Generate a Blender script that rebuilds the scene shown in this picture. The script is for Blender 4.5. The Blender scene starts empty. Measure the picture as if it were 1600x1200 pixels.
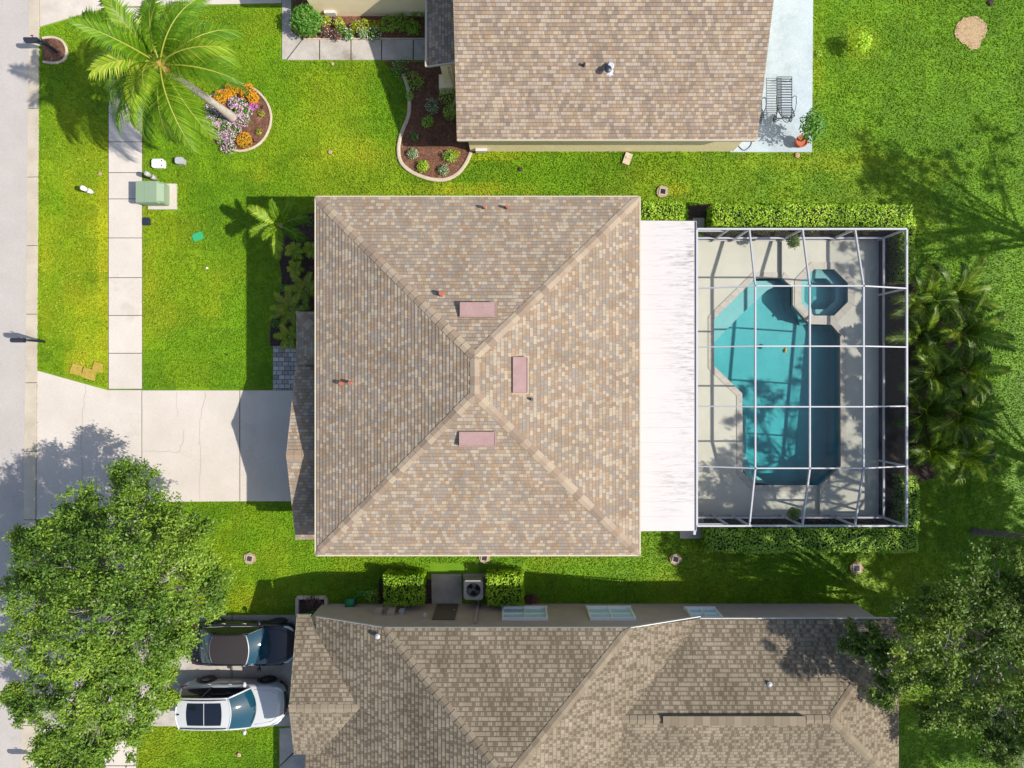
import bpy, bmesh, math, random
import numpy as np
from mathutils import Vector, Matrix
from mathutils.geometry import tessellate_polygon

# ------------------------------------------------------------------ camera, world, sun, exposure
scene = bpy.context.scene
COL = scene.collection
H = 30.5                                   # drone height in metres
F = 1067.5                                 # focal length in photo pixels (1600 wide)
cam_d = bpy.data.cameras.new('camera')
cam_d.sensor_width = 36.0
cam_d.lens = 36.0 * F / 1600.0
cam_d.clip_start = 0.5
cam_d.clip_end = 2000
cam = bpy.data.objects.new('camera', cam_d)
COL.objects.link(cam)
cam.location = (0, 0, H)
scene.camera = cam

SUN_DIR = Vector((0.98, -0.27, 1.0)).normalized()      # from the ground towards the sun
sun_el = math.asin(SUN_DIR.z)
sun_az = math.atan2(SUN_DIR.x, SUN_DIR.y)
world = bpy.data.worlds.new('World')
scene.world = world
world.use_nodes = True
wn = world.node_tree
bg = wn.nodes['Background']
sky = wn.nodes.new('ShaderNodeTexSky')
sky.sky_type = 'NISHITA'
sky.sun_disc = False
sky.sun_elevation = sun_el
sky.sun_rotation = sun_az
sky.dust_density = 1.5
wn.links.new(sky.outputs[0], bg.inputs[0])
bg.inputs[1].default_value = 0.135
sl = bpy.data.lights.new('sun', 'SUN')
sl.energy = 4.5
sl.angle = math.radians(0.53)
sl.color = (1.0, 0.95, 0.87)
so = bpy.data.objects.new('sun', sl)
COL.objects.link(so)
so.location = SUN_DIR * 60
so.rotation_euler = (-SUN_DIR).to_track_quat('-Z', 'Y').to_euler()
vs = scene.view_settings
vs.view_transform = 'Standard'
vs.look = 'None'
vs.exposure = 0.45
vs.gamma = 1.0
scene.cycles.max_bounces = 8
scene.cycles.transparent_max_bounces = 24
scene.cycles.caustics_reflective = False
scene.cycles.caustics_refractive = False
scene.cycles.use_denoising = True

random.seed(11)
RNG = np.random.default_rng(7)
PI = math.pi

# ------------------------------------------------------------------ helpers
def P(px, py, z=0.0):
    """photo pixel at a known height -> world point"""
    k = (H - z) / F
    return Vector(((px - 800) * k, (600 - py) * k, z))

def P2(px, py, z=0.0):
    q = P(px, py, z)
    return (q.x, q.y)

def lin(c):
    c = c / 255.0
    return c / 12.92 if c <= 0.04045 else ((c + 0.055) / 1.055) ** 2.4

def S(r, g, b, k=0.75):
    return (lin(r) * k, lin(g) * k, lin(b) * k, 1.0)

ORG = {}

def tag(o, label=None, cat=None, group=None, kind=None):
    if label: o['label'] = label
    if cat: o['category'] = cat
    if group: o['group'] = group
    if kind: o['kind'] = kind
    return o

def thing(name, label, cat, loc=(0, 0, 0), group=None, rz=0.0):
    o = bpy.data.objects.new(name, None)
    o.empty_display_size = 0.2
    COL.objects.link(o)
    o.location = loc
    o.rotation_euler = (0, 0, rz)
    ORG[o.name] = Vector(loc)
    return tag(o, label, cat, group)

def copy_tree(o, parent=None):
    c = o.copy()
    COL.objects.link(c)
    if parent is not None:
        c.parent = parent
    for ch in list(o.children):
        copy_tree(ch, c)
    return c

class MB:
    def __init__(self):
        self.v, self.f, self.m, self.t, self.uv = [], [], [], [], []
    def add(self, verts, faces, mi=0, tint=None, uvs=None):
        n = len(self.v)
        self.v.extend([tuple(p) for p in verts])
        for k, fc in enumerate(faces):
            self.f.append([n + i for i in fc])
            self.m.append(mi)
            self.t.append(random.random() if tint is None else tint)
            self.uv.append([uvs[i] for i in fc] if uvs is not None else [(0, 0)] * len(fc))
    def box(self, c, s, mi=0, rz=0.0, tint=None):
        x, y, z = s[0] / 2, s[1] / 2, s[2] / 2
        cr, sr = math.cos(rz), math.sin(rz)
        vs_ = []
        for dz in (-z, z):
            for dx, dy in ((-x, -y), (x, -y), (x, y), (-x, y)):
                vs_.append((c[0] + dx * cr - dy * sr, c[1] + dx * sr + dy * cr, c[2] + dz))
        self.add(vs_, [(3, 2, 1, 0), (4, 5, 6, 7), (0, 1, 5, 4), (1, 2, 6, 5), (2, 3, 7, 6), (3, 0, 4, 7)], mi, tint)
    def beam(self, a, b, w, h, mi=0, tint=None, up=None):
        a, b = Vector(a), Vector(b)
        d = (b - a)
        if d.length < 1e-6: return
        d.normalize()
        up = Vector(up) if up is not None else (Vector((0, 0, 1)) if abs(d.z) < 0.95 else Vector((1, 0, 0)))
        s = d.cross(up).normalized()
        u = s.cross(d).normalized()
        vs_ = []
        for p in (a, b):
            for i, j in ((-1, -1), (1, -1), (1, 1), (-1, 1)):
                vs_.append(p + s * (i * w / 2) + u * (j * h / 2))
        self.add(vs_, [(3, 2, 1, 0), (4, 5, 6, 7), (0, 1, 5, 4), (1, 2, 6, 5), (2, 3, 7, 6), (3, 0, 4, 7)], mi, tint)
    def prism(self, pts, z0, z1, mi=0, tint=None, side_mi=None, bottom=True):
        """extruded polygon (list of xy); z0/z1 numbers or functions of (x, y)"""
        area = sum(pts[i][0] * pts[(i + 1) % len(pts)][1] - pts[(i + 1) % len(pts)][0] * pts[i][1] for i in range(len(pts)))
        if area < 0: pts = list(reversed(pts))
        n = len(pts)
        zf0 = z0 if callable(z0) else (lambda x, y: z0)
        zf1 = z1 if callable(z1) else (lambda x, y: z1)
        lo = [(p[0], p[1], zf0(p[0], p[1])) for p in pts]
        hi = [(p[0], p[1], zf1(p[0], p[1])) for p in pts]
        tris = tessellate_polygon([[Vector((p[0], p[1], 0)) for p in pts]])
        top, bot = [], []
        for t in tris:
            a, b, c = [pts[i] for i in t]
            ar = (b[0] - a[0]) * (c[1] - a[1]) - (c[0] - a[0]) * (b[1] - a[1])
            t = t if ar > 0 else (t[0], t[2], t[1])
            top.append([n + i for i in t])
            bot.append([t[0], t[2], t[1]])
        tt = random.random() if tint is None else tint
        self.add(lo + hi, top + (bot if bottom else []), mi, tt)
        self.add(lo + hi, [(i, (i + 1) % n, n + (i + 1) % n, n + i) for i in range(n)], mi if side_mi is None else side_mi, tt)
    def tube(self, pts, r, mi=0, n=8, tint=None, cap=True):
        pts = [Vector(p) for p in pts]
        rs = r if isinstance(r, (list, tuple)) else [r] * len(pts)
        rings = []
        prev = None
        for i, p in enumerate(pts):
            d = (pts[min(i + 1, len(pts) - 1)] - pts[max(i - 1, 0)])
            d = d.normalized() if d.length > 1e-9 else Vector((0, 0, 1))
            ref = prev if prev is not None else (Vector((0, 0, 1)) if abs(d.z) < 0.9 else Vector((1, 0, 0)))
            s = (ref - d * ref.dot(d))
            s = s.normalized() if s.length > 1e-6 else d.orthogonal().normalized()
            prev = s
            u = d.cross(s)
            rings.append([p + (s * math.cos(2 * PI * k / n) + u * math.sin(2 * PI * k / n)) * rs[i] for k in range(n)])
        vs_ = [q for rg in rings for q in rg]
        fs = []
        for i in range(len(pts) - 1):
            for k in range(n):
                fs.append((i * n + k, i * n + (k + 1) % n, (i + 1) * n + (k + 1) % n, (i + 1) * n + k))
        if cap:
            fs.append(tuple(reversed(range(n))))
            fs.append(tuple(range((len(pts) - 1) * n, len(pts) * n)))
        self.add(vs_, fs, mi, random.random() if tint is None else tint)
    def lathe(self, c, prof, n=16, mi=0, axis='z', tint=None):
        """prof: list of (r, h)"""
        vs_, fs = [], []
        for r, h in prof:
            for k in range(n):
                a = 2 * PI * k / n
                x, y = r * math.cos(a), r * math.sin(a)
                if axis == 'z': q = (c[0] + x, c[1] + y, c[2] + h)
                elif axis == 'y': q = (c[0] + x, c[1] + h, c[2] + y)
                else: q = (c[0] + h, c[1] + x, c[2] + y)
                vs_.append(q)
        for i in range(len(prof) - 1):
            for k in range(n):
                fs.append((i * n + k, i * n + (k + 1) % n, (i + 1) * n + (k + 1) % n, (i + 1) * n + k))
        if axis == 'y': fs = [tuple(reversed(f)) for f in fs]
        self.add(vs_, fs, mi, random.random() if tint is None else tint)
    def grid(self, fn, nu, nv, mi=0, tint=None, flip=False):
        vs_ = [fn(i / nu, j / nv) for j in range(nv + 1) for i in range(nu + 1)]
        w = nu + 1
        fs = [(j * w + i, j * w + i + 1, (j + 1) * w + i + 1, (j + 1) * w + i) for j in range(nv) for i in range(nu)]
        if flip: fs = [tuple(reversed(f)) for f in fs]
        self.add(vs_, fs, mi, random.random() if tint is None else tint)
    def build(self, name, mats, parent=None, org=None, smooth=False, local=False):
        me = bpy.data.meshes.new(name)
        if org is None:
            org = Vector((0, 0, 0))
            if parent is not None and not local:
                org = ORG[parent.name]
        org = Vector(org)
        vv = [(p[0] - org.x, p[1] - org.y, p[2] - org.z) for p in self.v] if org.length > 0 else self.v
        me.from_pydata(vv, [], self.f)
        if not isinstance(mats, (list, tuple)): mats = [mats]
        for m in mats: me.materials.append(m)
        me.polygons.foreach_set('material_index', self.m)
        if smooth: me.polygons.foreach_set('use_smooth', [True] * len(self.f))
        a = me.attributes.new('tint', 'FLOAT', 'FACE')
        a.data.foreach_set('value', self.t)
        uvl = me.uv_layers.new(name='UVMap')
        uvl.data.foreach_set('uv', [c for fc in self.uv for q in fc for c in q])
        me.update()
        o = bpy.data.objects.new(name, me)
        COL.objects.link(o)
        if parent is not None:
            o.parent = parent
            if not local: ORG[o.name] = org
        else:
            o.location = org
            ORG[o.name] = org
        return o

def np_mesh(name, V, Q, mat, parent=None, org=None, tint=None, extra=None, local=False, smooth=False):
    """numpy arrays to a mesh; Q is (M,3) or (M,4)"""
    if org is None:
        org = Vector((0, 0, 0))
        if parent is not None and not local: org = ORG[parent.name]
    V = np.asarray(V, dtype=np.float64) - np.array(org)[None, :]
    me = bpy.data.meshes.new(name)
    k = Q.shape[1]
    me.vertices.add(len(V))
    me.vertices.foreach_set('co', V.ravel().astype(np.float32))
    me.loops.add(Q.size)
    me.loops.foreach_set('vertex_index', Q.ravel().astype(np.int32))
    me.polygons.add(len(Q))
    me.polygons.foreach_set('loop_start', np.arange(0, Q.size, k, dtype=np.int32))
    me.polygons.foreach_set('loop_total', np.full(len(Q), k, dtype=np.int32))
    if smooth: me.polygons.foreach_set('use_smooth', np.ones(len(Q), dtype=bool))
    for m in (mat if isinstance(mat, (list, tuple)) else [mat]): me.materials.append(m)
    if tint is None: tint = RNG.random(len(Q))
    a = me.attributes.new('tint', 'FLOAT', 'FACE')
    a.data.foreach_set('value', np.asarray(tint, dtype=np.float32))
    for nm, dom, arr in (extra or []):
        a = me.attributes.new(nm, 'FLOAT', dom)
        a.data.foreach_set('value', np.asarray(arr, dtype=np.float32))
    me.update(calc_edges=True)
    me.validate()
    o = bpy.data.objects.new(name, me)
    COL.objects.link(o)
    if parent is not None:
        o.parent = parent
        if not local: ORG[o.name] = Vector(org)
    else:
        o.location = org
        ORG[o.name] = Vector(org)
    return o

def unit(a):
    return a / (np.linalg.norm(a, axis=1, keepdims=True) + 1e-9)

def leaves(Pn, Nn, L, W):
    """rhombic leaves: centres, normals, lengths, widths -> verts, quads"""
    n = len(Pn)
    r = RNG.normal(size=(n, 3))
    t = unit(np.cross(Nn, r))
    b = np.cross(Nn, t)
    L = np.broadcast_to(np.asarray(L), (n,))[:, None]
    W = np.broadcast_to(np.asarray(W), (n,))[:, None]
    V = np.stack([Pn + t * L * .5, Pn + b * W * .5 + t * L * .08, Pn - t * L * .5, Pn - b * W * .5 + t * L * .08], axis=1).reshape(-1, 3)
    Q = np.arange(n * 4).reshape(n, 4)
    return V, Q

def vnoise(x, y, scale, seed=0):
    x = np.asarray(x); y = np.asarray(y)
    ca, sa = math.cos(.5 + seed), math.sin(.5 + seed)
    x, y = (x * ca - y * sa) / scale + 1000.3, (x * sa + y * ca) / scale + 1000.7
    xi = np.floor(x).astype(np.int64); yi = np.floor(y).astype(np.int64)
    fx = x - xi; fy = y - yi
    fx = fx * fx * (3 - 2 * fx); fy = fy * fy * (3 - 2 * fy)
    def h(a, b):
        k = (a * 374761393 + b * 668265263 + seed * 974711) & 0x7fffffff
        k = ((k ^ (k >> 13)) * 1274126177) & 0x7fffffff
        return ((k ^ (k >> 16)) & 0xffff) / 65535.0
    return (h(xi, yi) * (1 - fx) + h(xi + 1, yi) * fx) * (1 - fy) + (h(xi, yi + 1) * (1 - fx) + h(xi + 1, yi + 1) * fx) * fy

def in_poly(x, y, poly):
    x = np.asarray(x); y = np.asarray(y)
    c = np.zeros(x.shape, dtype=bool)
    n = len(poly)
    for i in range(n):
        x1, y1 = poly[i]; x2, y2 = poly[(i + 1) % n]
        if y1 == y2: continue
        cond = ((y1 > y) != (y2 > y)) & (x < (x2 - x1) * (y - y1) / (y2 - y1) + x1)
        c ^= cond
    return c

def offset_poly(pts, d):
    """mitred offset, positive = outward"""
    area = sum(pts[i][0] * pts[(i + 1) % len(pts)][1] - pts[(i + 1) % len(pts)][0] * pts[i][1] for i in range(len(pts)))
    sgn = 1 if area > 0 else -1
    out = []
    n = len(pts)
    for i in range(n):
        a, b, c = Vector(pts[i - 1]).to_2d(), Vector(pts[i]).to_2d(), Vector(pts[(i + 1) % n]).to_2d()
        e1 = (b - a).normalized(); e2 = (c - b).normalized()
        n1 = Vector((e1.y, -e1.x)) * sgn; n2 = Vector((e2.y, -e2.x)) * sgn
        m = (n1 + n2)
        m = m / max(0.35, m.length_squared / 2) if m.length > 1e-6 else n1
        out.append((b.x + m.x * d, b.y + m.y * d))
    return out

def smooth_curve(pts, n=8, closed=False):
    """Catmull-Rom through points"""
    pts = [Vector(p) for p in pts]
    out = []
    N = len(pts)
    segs = N if closed else N - 1
    for i in range(segs):
        if closed:
            p0, p1, p2, p3 = pts[(i - 1) % N], pts[i], pts[(i + 1) % N], pts[(i + 2) % N]
        else:
            p0, p1, p2, p3 = pts[max(i - 1, 0)], pts[i], pts[i + 1], pts[min(i + 2, N - 1)]
        for k in range(n):
            t = k / n
            out.append(0.5 * ((2 * p1) + (-p0 + p2) * t + (2 * p0 - 5 * p1 + 4 * p2 - p3) * t * t + (-p0 + 3 * p1 - 3 * p2 + p3) * t ** 3))
    if not closed: out.append(pts[-1])
    return out

# ------------------------------------------------------------------ materials
class NT:
    def __init__(self, name):
        self.mat = bpy.data.materials.new(name)
        self.mat.use_nodes = True
        self.t = self.mat.node_tree
        self.out = self.t.nodes['Material Output']
        self.b = self.t.nodes['Principled BSDF']
    def n(self, typ, **kw):
        nd = self.t.nodes.new(typ)
        for k, v in kw.items():
            if k.startswith('i_'):
                key = k[2:]
                key = int(key) if key.isdigit() else key.replace('_', ' ')
                self.put(nd.inputs[key], v)
            else:
                setattr(nd, k, v)
        return nd
    def put(self, sock, v):
        if isinstance(v, bpy.types.NodeSocket): self.t.links.new(v, sock)
        else: sock.default_value = v
    def math(self, op, a, b=0.0, c=0.0):
        nd = self.t.nodes.new('ShaderNodeMath'); nd.operation = op
        self.put(nd.inputs[0], a); self.put(nd.inputs[1], b); self.put(nd.inputs[2], c)
        return nd.outputs[0]
    def mix(self, f, a, b, blend='MIX'):
        nd = self.t.nodes.new('ShaderNodeMix'); nd.data_type = 'RGBA'; nd.blend_type = blend
        self.put(nd.inputs[0], f); self.put(nd.inputs[6], a); self.put(nd.inputs[7], b)
        return nd.outputs[2]
    def noise(self, scale, detail=3, rough=0.55, vec=None, dim='3D'):
        nd = self.t.nodes.new('ShaderNodeTexNoise'); nd.noise_dimensions = dim
        nd.inputs['Scale'].default_value = scale; nd.inputs['Detail'].default_value = detail
        nd.inputs['Roughness'].default_value = rough
        if vec is not None: self.t.links.new(vec, nd.inputs['Vector'])
        return nd.outputs['Fac']
    def ramp(self, fac, stops, interp='LINEAR'):
        nd = self.t.nodes.new('ShaderNodeValToRGB'); cr = nd.color_ramp; cr.interpolation = interp
        while len(cr.elements) < len(stops): cr.elements.new(0.5)
        for e, (p, c) in zip(cr.elements, stops):
            e.position = p; e.color = c
        self.put(nd.inputs[0], fac)
        return nd.outputs[0]
    def smap(self, v, a, b, c=0.0, d=1.0):
        nd = self.t.nodes.new('ShaderNodeMapRange')
        self.put(nd.inputs[0], v)
        for i, q in enumerate((a, b, c, d)): nd.inputs[i + 1].default_value = q
        return nd.outputs[0]
    def pos(self):
        return self.t.nodes.new('ShaderNodeNewGeometry').outputs['Position']
    def obj(self):
        return self.t.nodes.new('ShaderNodeTexCoord').outputs['Object']
    def attr(self, name):
        nd = self.t.nodes.new('ShaderNodeAttribute'); nd.attribute_name = name
        return nd.outputs['Fac']
    def bump(self, h, strength=0.3, dist=0.02):
        nd = self.t.nodes.new('ShaderNodeBump')
        nd.inputs['Strength'].default_value = strength; nd.inputs['Distance'].default_value = dist
        self.t.links.new(h, nd.inputs['Height'])
        self.t.links.new(nd.outputs[0], self.b.inputs['Normal'])
    def base(self, c, rough=0.8, metal=0.0, spec=None):
        self.put(self.b.inputs['Base Color'], c)
        self.put(self.b.inputs['Roughness'], rough)
        self.b.inputs['Metallic'].default_value = metal
        if spec is not None: self.b.inputs['Specular IOR Level'].default_value = spec

def noisy(name, c1, c2, scale=3.0, rough=0.8, fine=60.0, fine_amt=0.15, bump=0.0, metal=0.0, c3=None, spec=None, world_pos=True, tintvar=0.0):
    m = NT(name)
    vec = m.pos() if world_pos else m.obj()
    n1 = m.noise(scale, 4, 0.6, vec)
    col = m.mix(m.smap(n1, .3, .7), c1, c2)
    if c3 is not None:
        n3 = m.noise(scale * .37, 5, 0.7, vec)
        col = m.mix(m.smap(n3, .56, .72), col, c3)
    n2 = m.noise(fine, 2, 0.6, vec)
    col = m.mix(fine_amt, col, m.ramp(n2, [(.3, (0.0, 0.0, 0.0, 1)), (.7, (1, 1, 1, 1))]), 'OVERLAY')
    if tintvar > 0:
        t = m.attr('tint')
        col = m.mix(1.0, col, m.ramp(t, [(0, (1 - tintvar,) * 3 + (1,)), (1, (1, 1, 1, 1))]), 'MULTIPLY')
    m.base(col, rough, metal, spec)
    if bump > 0: m.bump(n2, bump, 0.02)
    return m.mat

def plain(name, c, rough=0.5, metal=0.0, spec=None, coat=0.0, var=0.06):
    m = NT(name)
    n = m.noise(9.0, 3, 0.6, m.obj())
    dark = (c[0] * (1 - var), c[1] * (1 - var), c[2] * (1 - var), 1)
    lite = (min(1, c[0] * (1 + var)), min(1, c[1] * (1 + var)), min(1, c[2] * (1 + var)), 1)
    m.base(m.mix(n, dark, lite), rough, metal, spec)
    if coat: m.b.inputs['Coat Weight'].default_value = coat; m.b.inputs['Coat Roughness'].default_value = 0.04
    return m.mat

def leafmat(name, stops, trans=0.35, rough=0.55, big=0.0):
    """foliage: colour from the per-leaf tint, light partly passes through"""
    m = NT(name)
    t = m.attr('tint')
    if big > 0:
        nz = m.noise(big, 3, 0.6, m.pos())
        t = m.math('ADD', m.math('MULTIPLY', t, 0.6), m.math('MULTIPLY', m.smap(nz, .3, .7), 0.4))
    col = m.ramp(t, stops)
    m.base(col, rough, 0, 0.35)
    tr = m.n('ShaderNodeBsdfTranslucent')
    m.put(tr.inputs[0], m.mix(1.0, col, (1.0, 1.0, 0.6, 1), 'MULTIPLY'))
    mx = m.n('ShaderNodeMixShader')
    mx.inputs[0].default_value = trans
    m.t.links.new(m.b.outputs[0], mx.inputs[1]); m.t.links.new(tr.outputs[0], mx.inputs[2])
    m.t.links.new(mx.outputs[0], m.out.inputs['Surface'])
    return m.mat

def shingle(name, stops, row=0.143, cell=0.24, dash=None, cluster=0.35, gap=0.55, bumps=0.5, stain=.14):
    """asphalt shingles in UV metres (u along the eave, v up the slope)"""
    m = NT(name)
    uv = m.t.nodes.new('ShaderNodeUVMap'); uv.uv_map = 'UVMap'
    sp = m.n('ShaderNodeSeparateXYZ'); m.put(sp.inputs[0], uv.outputs[0])
    u, v = sp.outputs[0], sp.outputs[1]
    r = m.math('FLOOR', m.math('DIVIDE', v, row))
    w = m.math('ADD', m.math('DIVIDE', u, cell), m.math('MULTIPLY', r, 137.31))
    vo = m.n('ShaderNodeTexVoronoi', voronoi_dimensions='1D'); m.put(vo.inputs['W'], w)
    vo.inputs['Scale'].default_value = 1.0
    sc = m.n('ShaderNodeSeparateColor'); m.put(sc.inputs[0], vo.outputs['Color'])
    rnd, rnd2 = sc.outputs[0], sc.outputs[1]
    vd = m.n('ShaderNodeTexVoronoi', voronoi_dimensions='1D', feature='DISTANCE_TO_EDGE'); m.put(vd.inputs['W'], w)
    vd.inputs['Scale'].default_value = 1.0
    nz = m.noise(1.4, 3, 0.6, uv.outputs[0])
    f = m.math('ADD', m.math('MULTIPLY', rnd, 1 - cluster), m.math('MULTIPLY', m.smap(nz, .3, .7), cluster))
    col = m.ramp(f, stops)
    fr = m.math('FRACT', m.math('DIVIDE', v, row))
    height = rnd2
    if dash is not None:
        # printed band of darker granules across the lower or upper half of some tabs
        isd = m.math('MULTIPLY', m.math('GREATER_THAN', rnd2, 1 - dash[0]), m.math('LESS_THAN', vo.outputs['Distance'], .25))
        band = m.math('MULTIPLY', m.math('GREATER_THAN', fr, dash[2]), m.math('LESS_THAN', fr, dash[3]))
        col = m.mix(m.math('MULTIPLY', isd, m.math('MULTIPLY', band, dash[4])), col, dash[1])
        height = m.math('SUBTRACT', 1.0, m.math('MULTIPLY', isd, band))
    gran = m.noise(90, 2, 0.7, uv.outputs[0])
    col = m.mix(0.22, col, m.ramp(gran, [(.25, (0.0, 0.0, 0.0, 1)), (.75, (1, 1, 1, 1))]), 'OVERLAY')
    edge = m.math('LESS_THAN', vd.outputs['Distance'], 0.035)
    butt = m.math('LESS_THAN', fr, 0.15)  # shadow line at the foot of each course, painted into the colour
    line = m.math('MULTIPLY', m.math('MAXIMUM', edge, butt), gap)
    col = m.mix(line, col, tuple(c * .45 for c in stops[0][1][:3]) + (1,))
    wz = m.noise(.5, 4, 0.65, uv.outputs[0])
    col = m.mix(1.0, col, m.ramp(wz, [(.38, (1 - stain, 1 - stain, 1 - stain * 1.05, 1)), (.6, (1.0, 1.0, 1.0, 1))]), 'MULTIPLY')
    m.base(col, 0.92, 0, 0.2)
    m.bump(height, bumps, 0.012)
    return m.mat

# palette from the sunlit surfaces of the photograph, taken down to albedo
M = {}
M['soil'] = noisy('lawn_soil', S(95, 110, 30, .55), S(70, 95, 22, .55), 1.2, .95, 40, .3)
M['road'] = noisy('road_asphalt', S(205, 197, 189, .67), S(196, 188, 180, .67), .7, .9, 55, .2, .12, c3=S(182, 174, 165, .67))
M['gutter'] = noisy('gutter_concrete', S(216, 202, 180), S(198, 184, 162), 1.0, .9, 45, .2, .1, c3=S(176, 165, 146))
M['concrete'] = noisy('drive_concrete', S(226, 215, 203), S(214, 203, 189), .55, .88, 50, .13, .1, c3=S(194, 182, 166), tintvar=.05)
M['old_concrete'] = noisy('stained_concrete', S(208, 200, 190), S(180, 172, 162), 1.6, .9, 45, .25, .15, c3=S(150, 140, 126), tintvar=.08)
M['joint'] = plain('joint_dirt', S(98, 84, 66, .6), .95)
M['crack'] = plain('crack_dirt', S(186, 172, 154, .72), .95)
M['patio'] = noisy('painted_patio', S(200, 214, 220, .68), S(182, 198, 206, .68), .8, .75, 30, .14, .05, c3=S(164, 178, 182, .68))
M['deck'] = noisy('pool_deck_coating', S(216, 214, 196, .78), S(204, 202, 185, .78), .9, .85, 60, .1, .08)
M['coping'] = noisy('coping_pavers', S(208, 202, 188, .78), S(194, 187, 172, .78), 3.0, .85, 50, .2, .1, tintvar=.1)
M['plaster'] = noisy('pool_plaster', S(198, 226, 222, .85), S(178, 212, 208, .85), .8, .7, 25, .12)
M['mulch'] = noisy('brown_mulch', S(150, 105, 80, .6), S(105, 68, 50, .6), 9, .97, 42, .75, .9, c3=S(185, 140, 110, .6))
M['dark_mulch'] = noisy('dark_mulch', S(92, 72, 62, .6), S(60, 46, 40, .6), 9, .97, 42, .7, .9)
M['straw'] = noisy('dry_straw', S(206, 178, 140, .7), S(178, 148, 108, .7), 10, .97, 40, .6, .6, c3=S(150, 124, 80, .7))
M['edging'] = noisy('edging_concrete', S(222, 205, 180), S(198, 178, 152), 3, .9, 50, .2, .1)
M['stucco_cream'] = noisy('cream_stucco', S(250, 228, 188, 1), S(244, 220, 178, 1), 2, .92, 70, .12, .15)
M['stucco_beige'] = noisy('beige_stucco', S(196, 182, 156), S(186, 171, 146), 2, .92, 70, .12, .15)
M['stucco_taupe'] = noisy('taupe_stucco', S(196, 172, 160, .95), S(184, 161, 149, .95), 2, .92, 70, .12, .15)
M['white_trim'] = plain('white_trim', S(236, 232, 226, .66), .5)
M['white_alu'] = plain('white_aluminium', S(222, 222, 228, .60), .45, spec=.3)
M['cream_trim'] = plain('cream_trim', S(214, 200, 176), .6)
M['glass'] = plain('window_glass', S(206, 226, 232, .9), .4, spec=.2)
M['window_white'] = plain('window_white', S(246, 246, 244, .95), .5)
M['dark_glass'] = plain('dark_glass', S(28, 34, 44, .6), .05, spec=.8)
M['black_metal'] = plain('black_iron', S(30, 42, 58, .7), .45)
M['dark_metal'] = plain('dark_metal', S(46, 52, 66, .7), .45)
M['grey_metal'] = plain('grey_metal', S(150, 148, 146), .45, .3)
M['pale_metal'] = plain('pale_metal', S(205, 204, 204), .4, .2)
M['pink_vent'] = noisy('weathered_pink_metal', S(198, 162, 156, .62), S(184, 148, 142, .62), 2.2, .75, 40, .16, c3=S(168, 140, 132, .6))
M['red_vent'] = plain('red_brown_vent', S(190, 112, 90, .66), .8)
M['grey_vent'] = plain('lead_vent', S(96, 92, 92), .6)
M['ac_case'] = plain('ac_cabinet', S(190, 186, 178), .5)
M['box_green'] = plain('transformer_green', S(150, 172, 140, .68), .6)
M['bright_green'] = plain('bright_green_plastic', S(60, 176, 112), .5)
M['hose_green'] = plain('dark_green_plastic', S(70, 124, 110), .5)
M['off_white'] = plain('off_white_plastic', S(240, 236, 228, .85), .5)
M['terracotta'] = plain('terracotta', S(196, 104, 72), .8)
M['black_plastic'] = plain('black_plastic', S(34, 34, 38, .7), .5)
M['palm_trunk'] = noisy('palm_bark', S(200, 188, 176, .8), S(180, 168, 156, .8), 5, .9, 30, .3, .3, world_pos=False)
M['bark'] = noisy('oak_bark', S(150, 140, 122, .7), S(112, 102, 88, .7), 6, .95, 30, .5, .6)
M['crownshaft'] = plain('palm_crownshaft', S(190, 150, 84), .6, var=.25)
M['lanai_white'] = noisy('white_roof_panel', S(242, 238, 238, .8), S(236, 232, 233, .8), 1.2, .6, 30, .05)

# ------------------------------------------------------------------ more materials
def streaked():
    m = NT('white_roof_streaked')
    mp = m.n('ShaderNodeMapping'); m.put(mp.inputs[0], m.pos()); mp.inputs['Scale'].default_value = (1.1, 9.0, 1)
    n = m.noise(1.6, 5, 0.72, mp.outputs[0])
    big = m.noise(.45, 2, 0.5, m.pos())
    f = m.math('MULTIPLY', m.smap(n, .48, .70), m.smap(big, .30, .55))
    sx = m.n('ShaderNodeSeparateXYZ'); m.put(sx.inputs[0], m.pos())
    f = m.math('MULTIPLY', f, m.smap(sx.outputs[0], 5.4, 7.3, .04, 1.0))     # the run-off edge is dirtier
    col = m.mix(f, S(234, 228, 226, .60), S(134, 122, 120, .60))
    m.base(col, .55)
    return m.mat
M['lanai'] = streaked()

CREAM = S(211, 190, 160, .64); TAN = S(190, 163, 132, .64); GREY = S(174, 162, 147, .64)
BROWN = S(172, 147, 124, .64); PALE = S(198, 184, 165, .64); DKGREY = S(167, 151, 137, .64)
M['shingle_mosaic'] = shingle('mosaic_shingles', [(0.02, DKGREY), (.24, GREY), (.42, BROWN), (.60, TAN), (.78, PALE), (.95, CREAM)],
                              row=.138, cell=.155, cluster=.16, gap=.58)
M['shingle_mosaic_warm'] = shingle('warm_mosaic_shingles', [(0.05, S(160, 144, 128, .58)), (.28, S(182, 162, 144, .58)), (.48, S(194, 166, 136, .58)), (.68, S(206, 188, 172, .58)), (.92, S(218, 196, 163, .58))],
                              row=.138, cell=.155, cluster=.2, gap=.68)
M['shingle_tan'] = shingle('tan_shingles', [(0.0, S(174, 158, 134, .51)), (.5, S(187, 171, 147, .51)), (1.0, S(202, 187, 163, .51))],
                           row=.165, cell=.26, dash=(.82, S(128, 112, 90, .5), .15, .85, .75), cluster=.5, gap=.68, stain=.26)
def capmat(name, stops):
    m = NT(name)
    col = m.ramp(m.attr('tint'), stops)
    n = m.noise(60, 2, .7, m.pos())
    col = m.mix(.22, col, m.ramp(n, [(.25, (0, 0, 0, 1)), (.75, (1, 1, 1, 1))]), 'OVERLAY')
    m.base(col, .92, 0, .2)
    return m.mat
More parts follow.
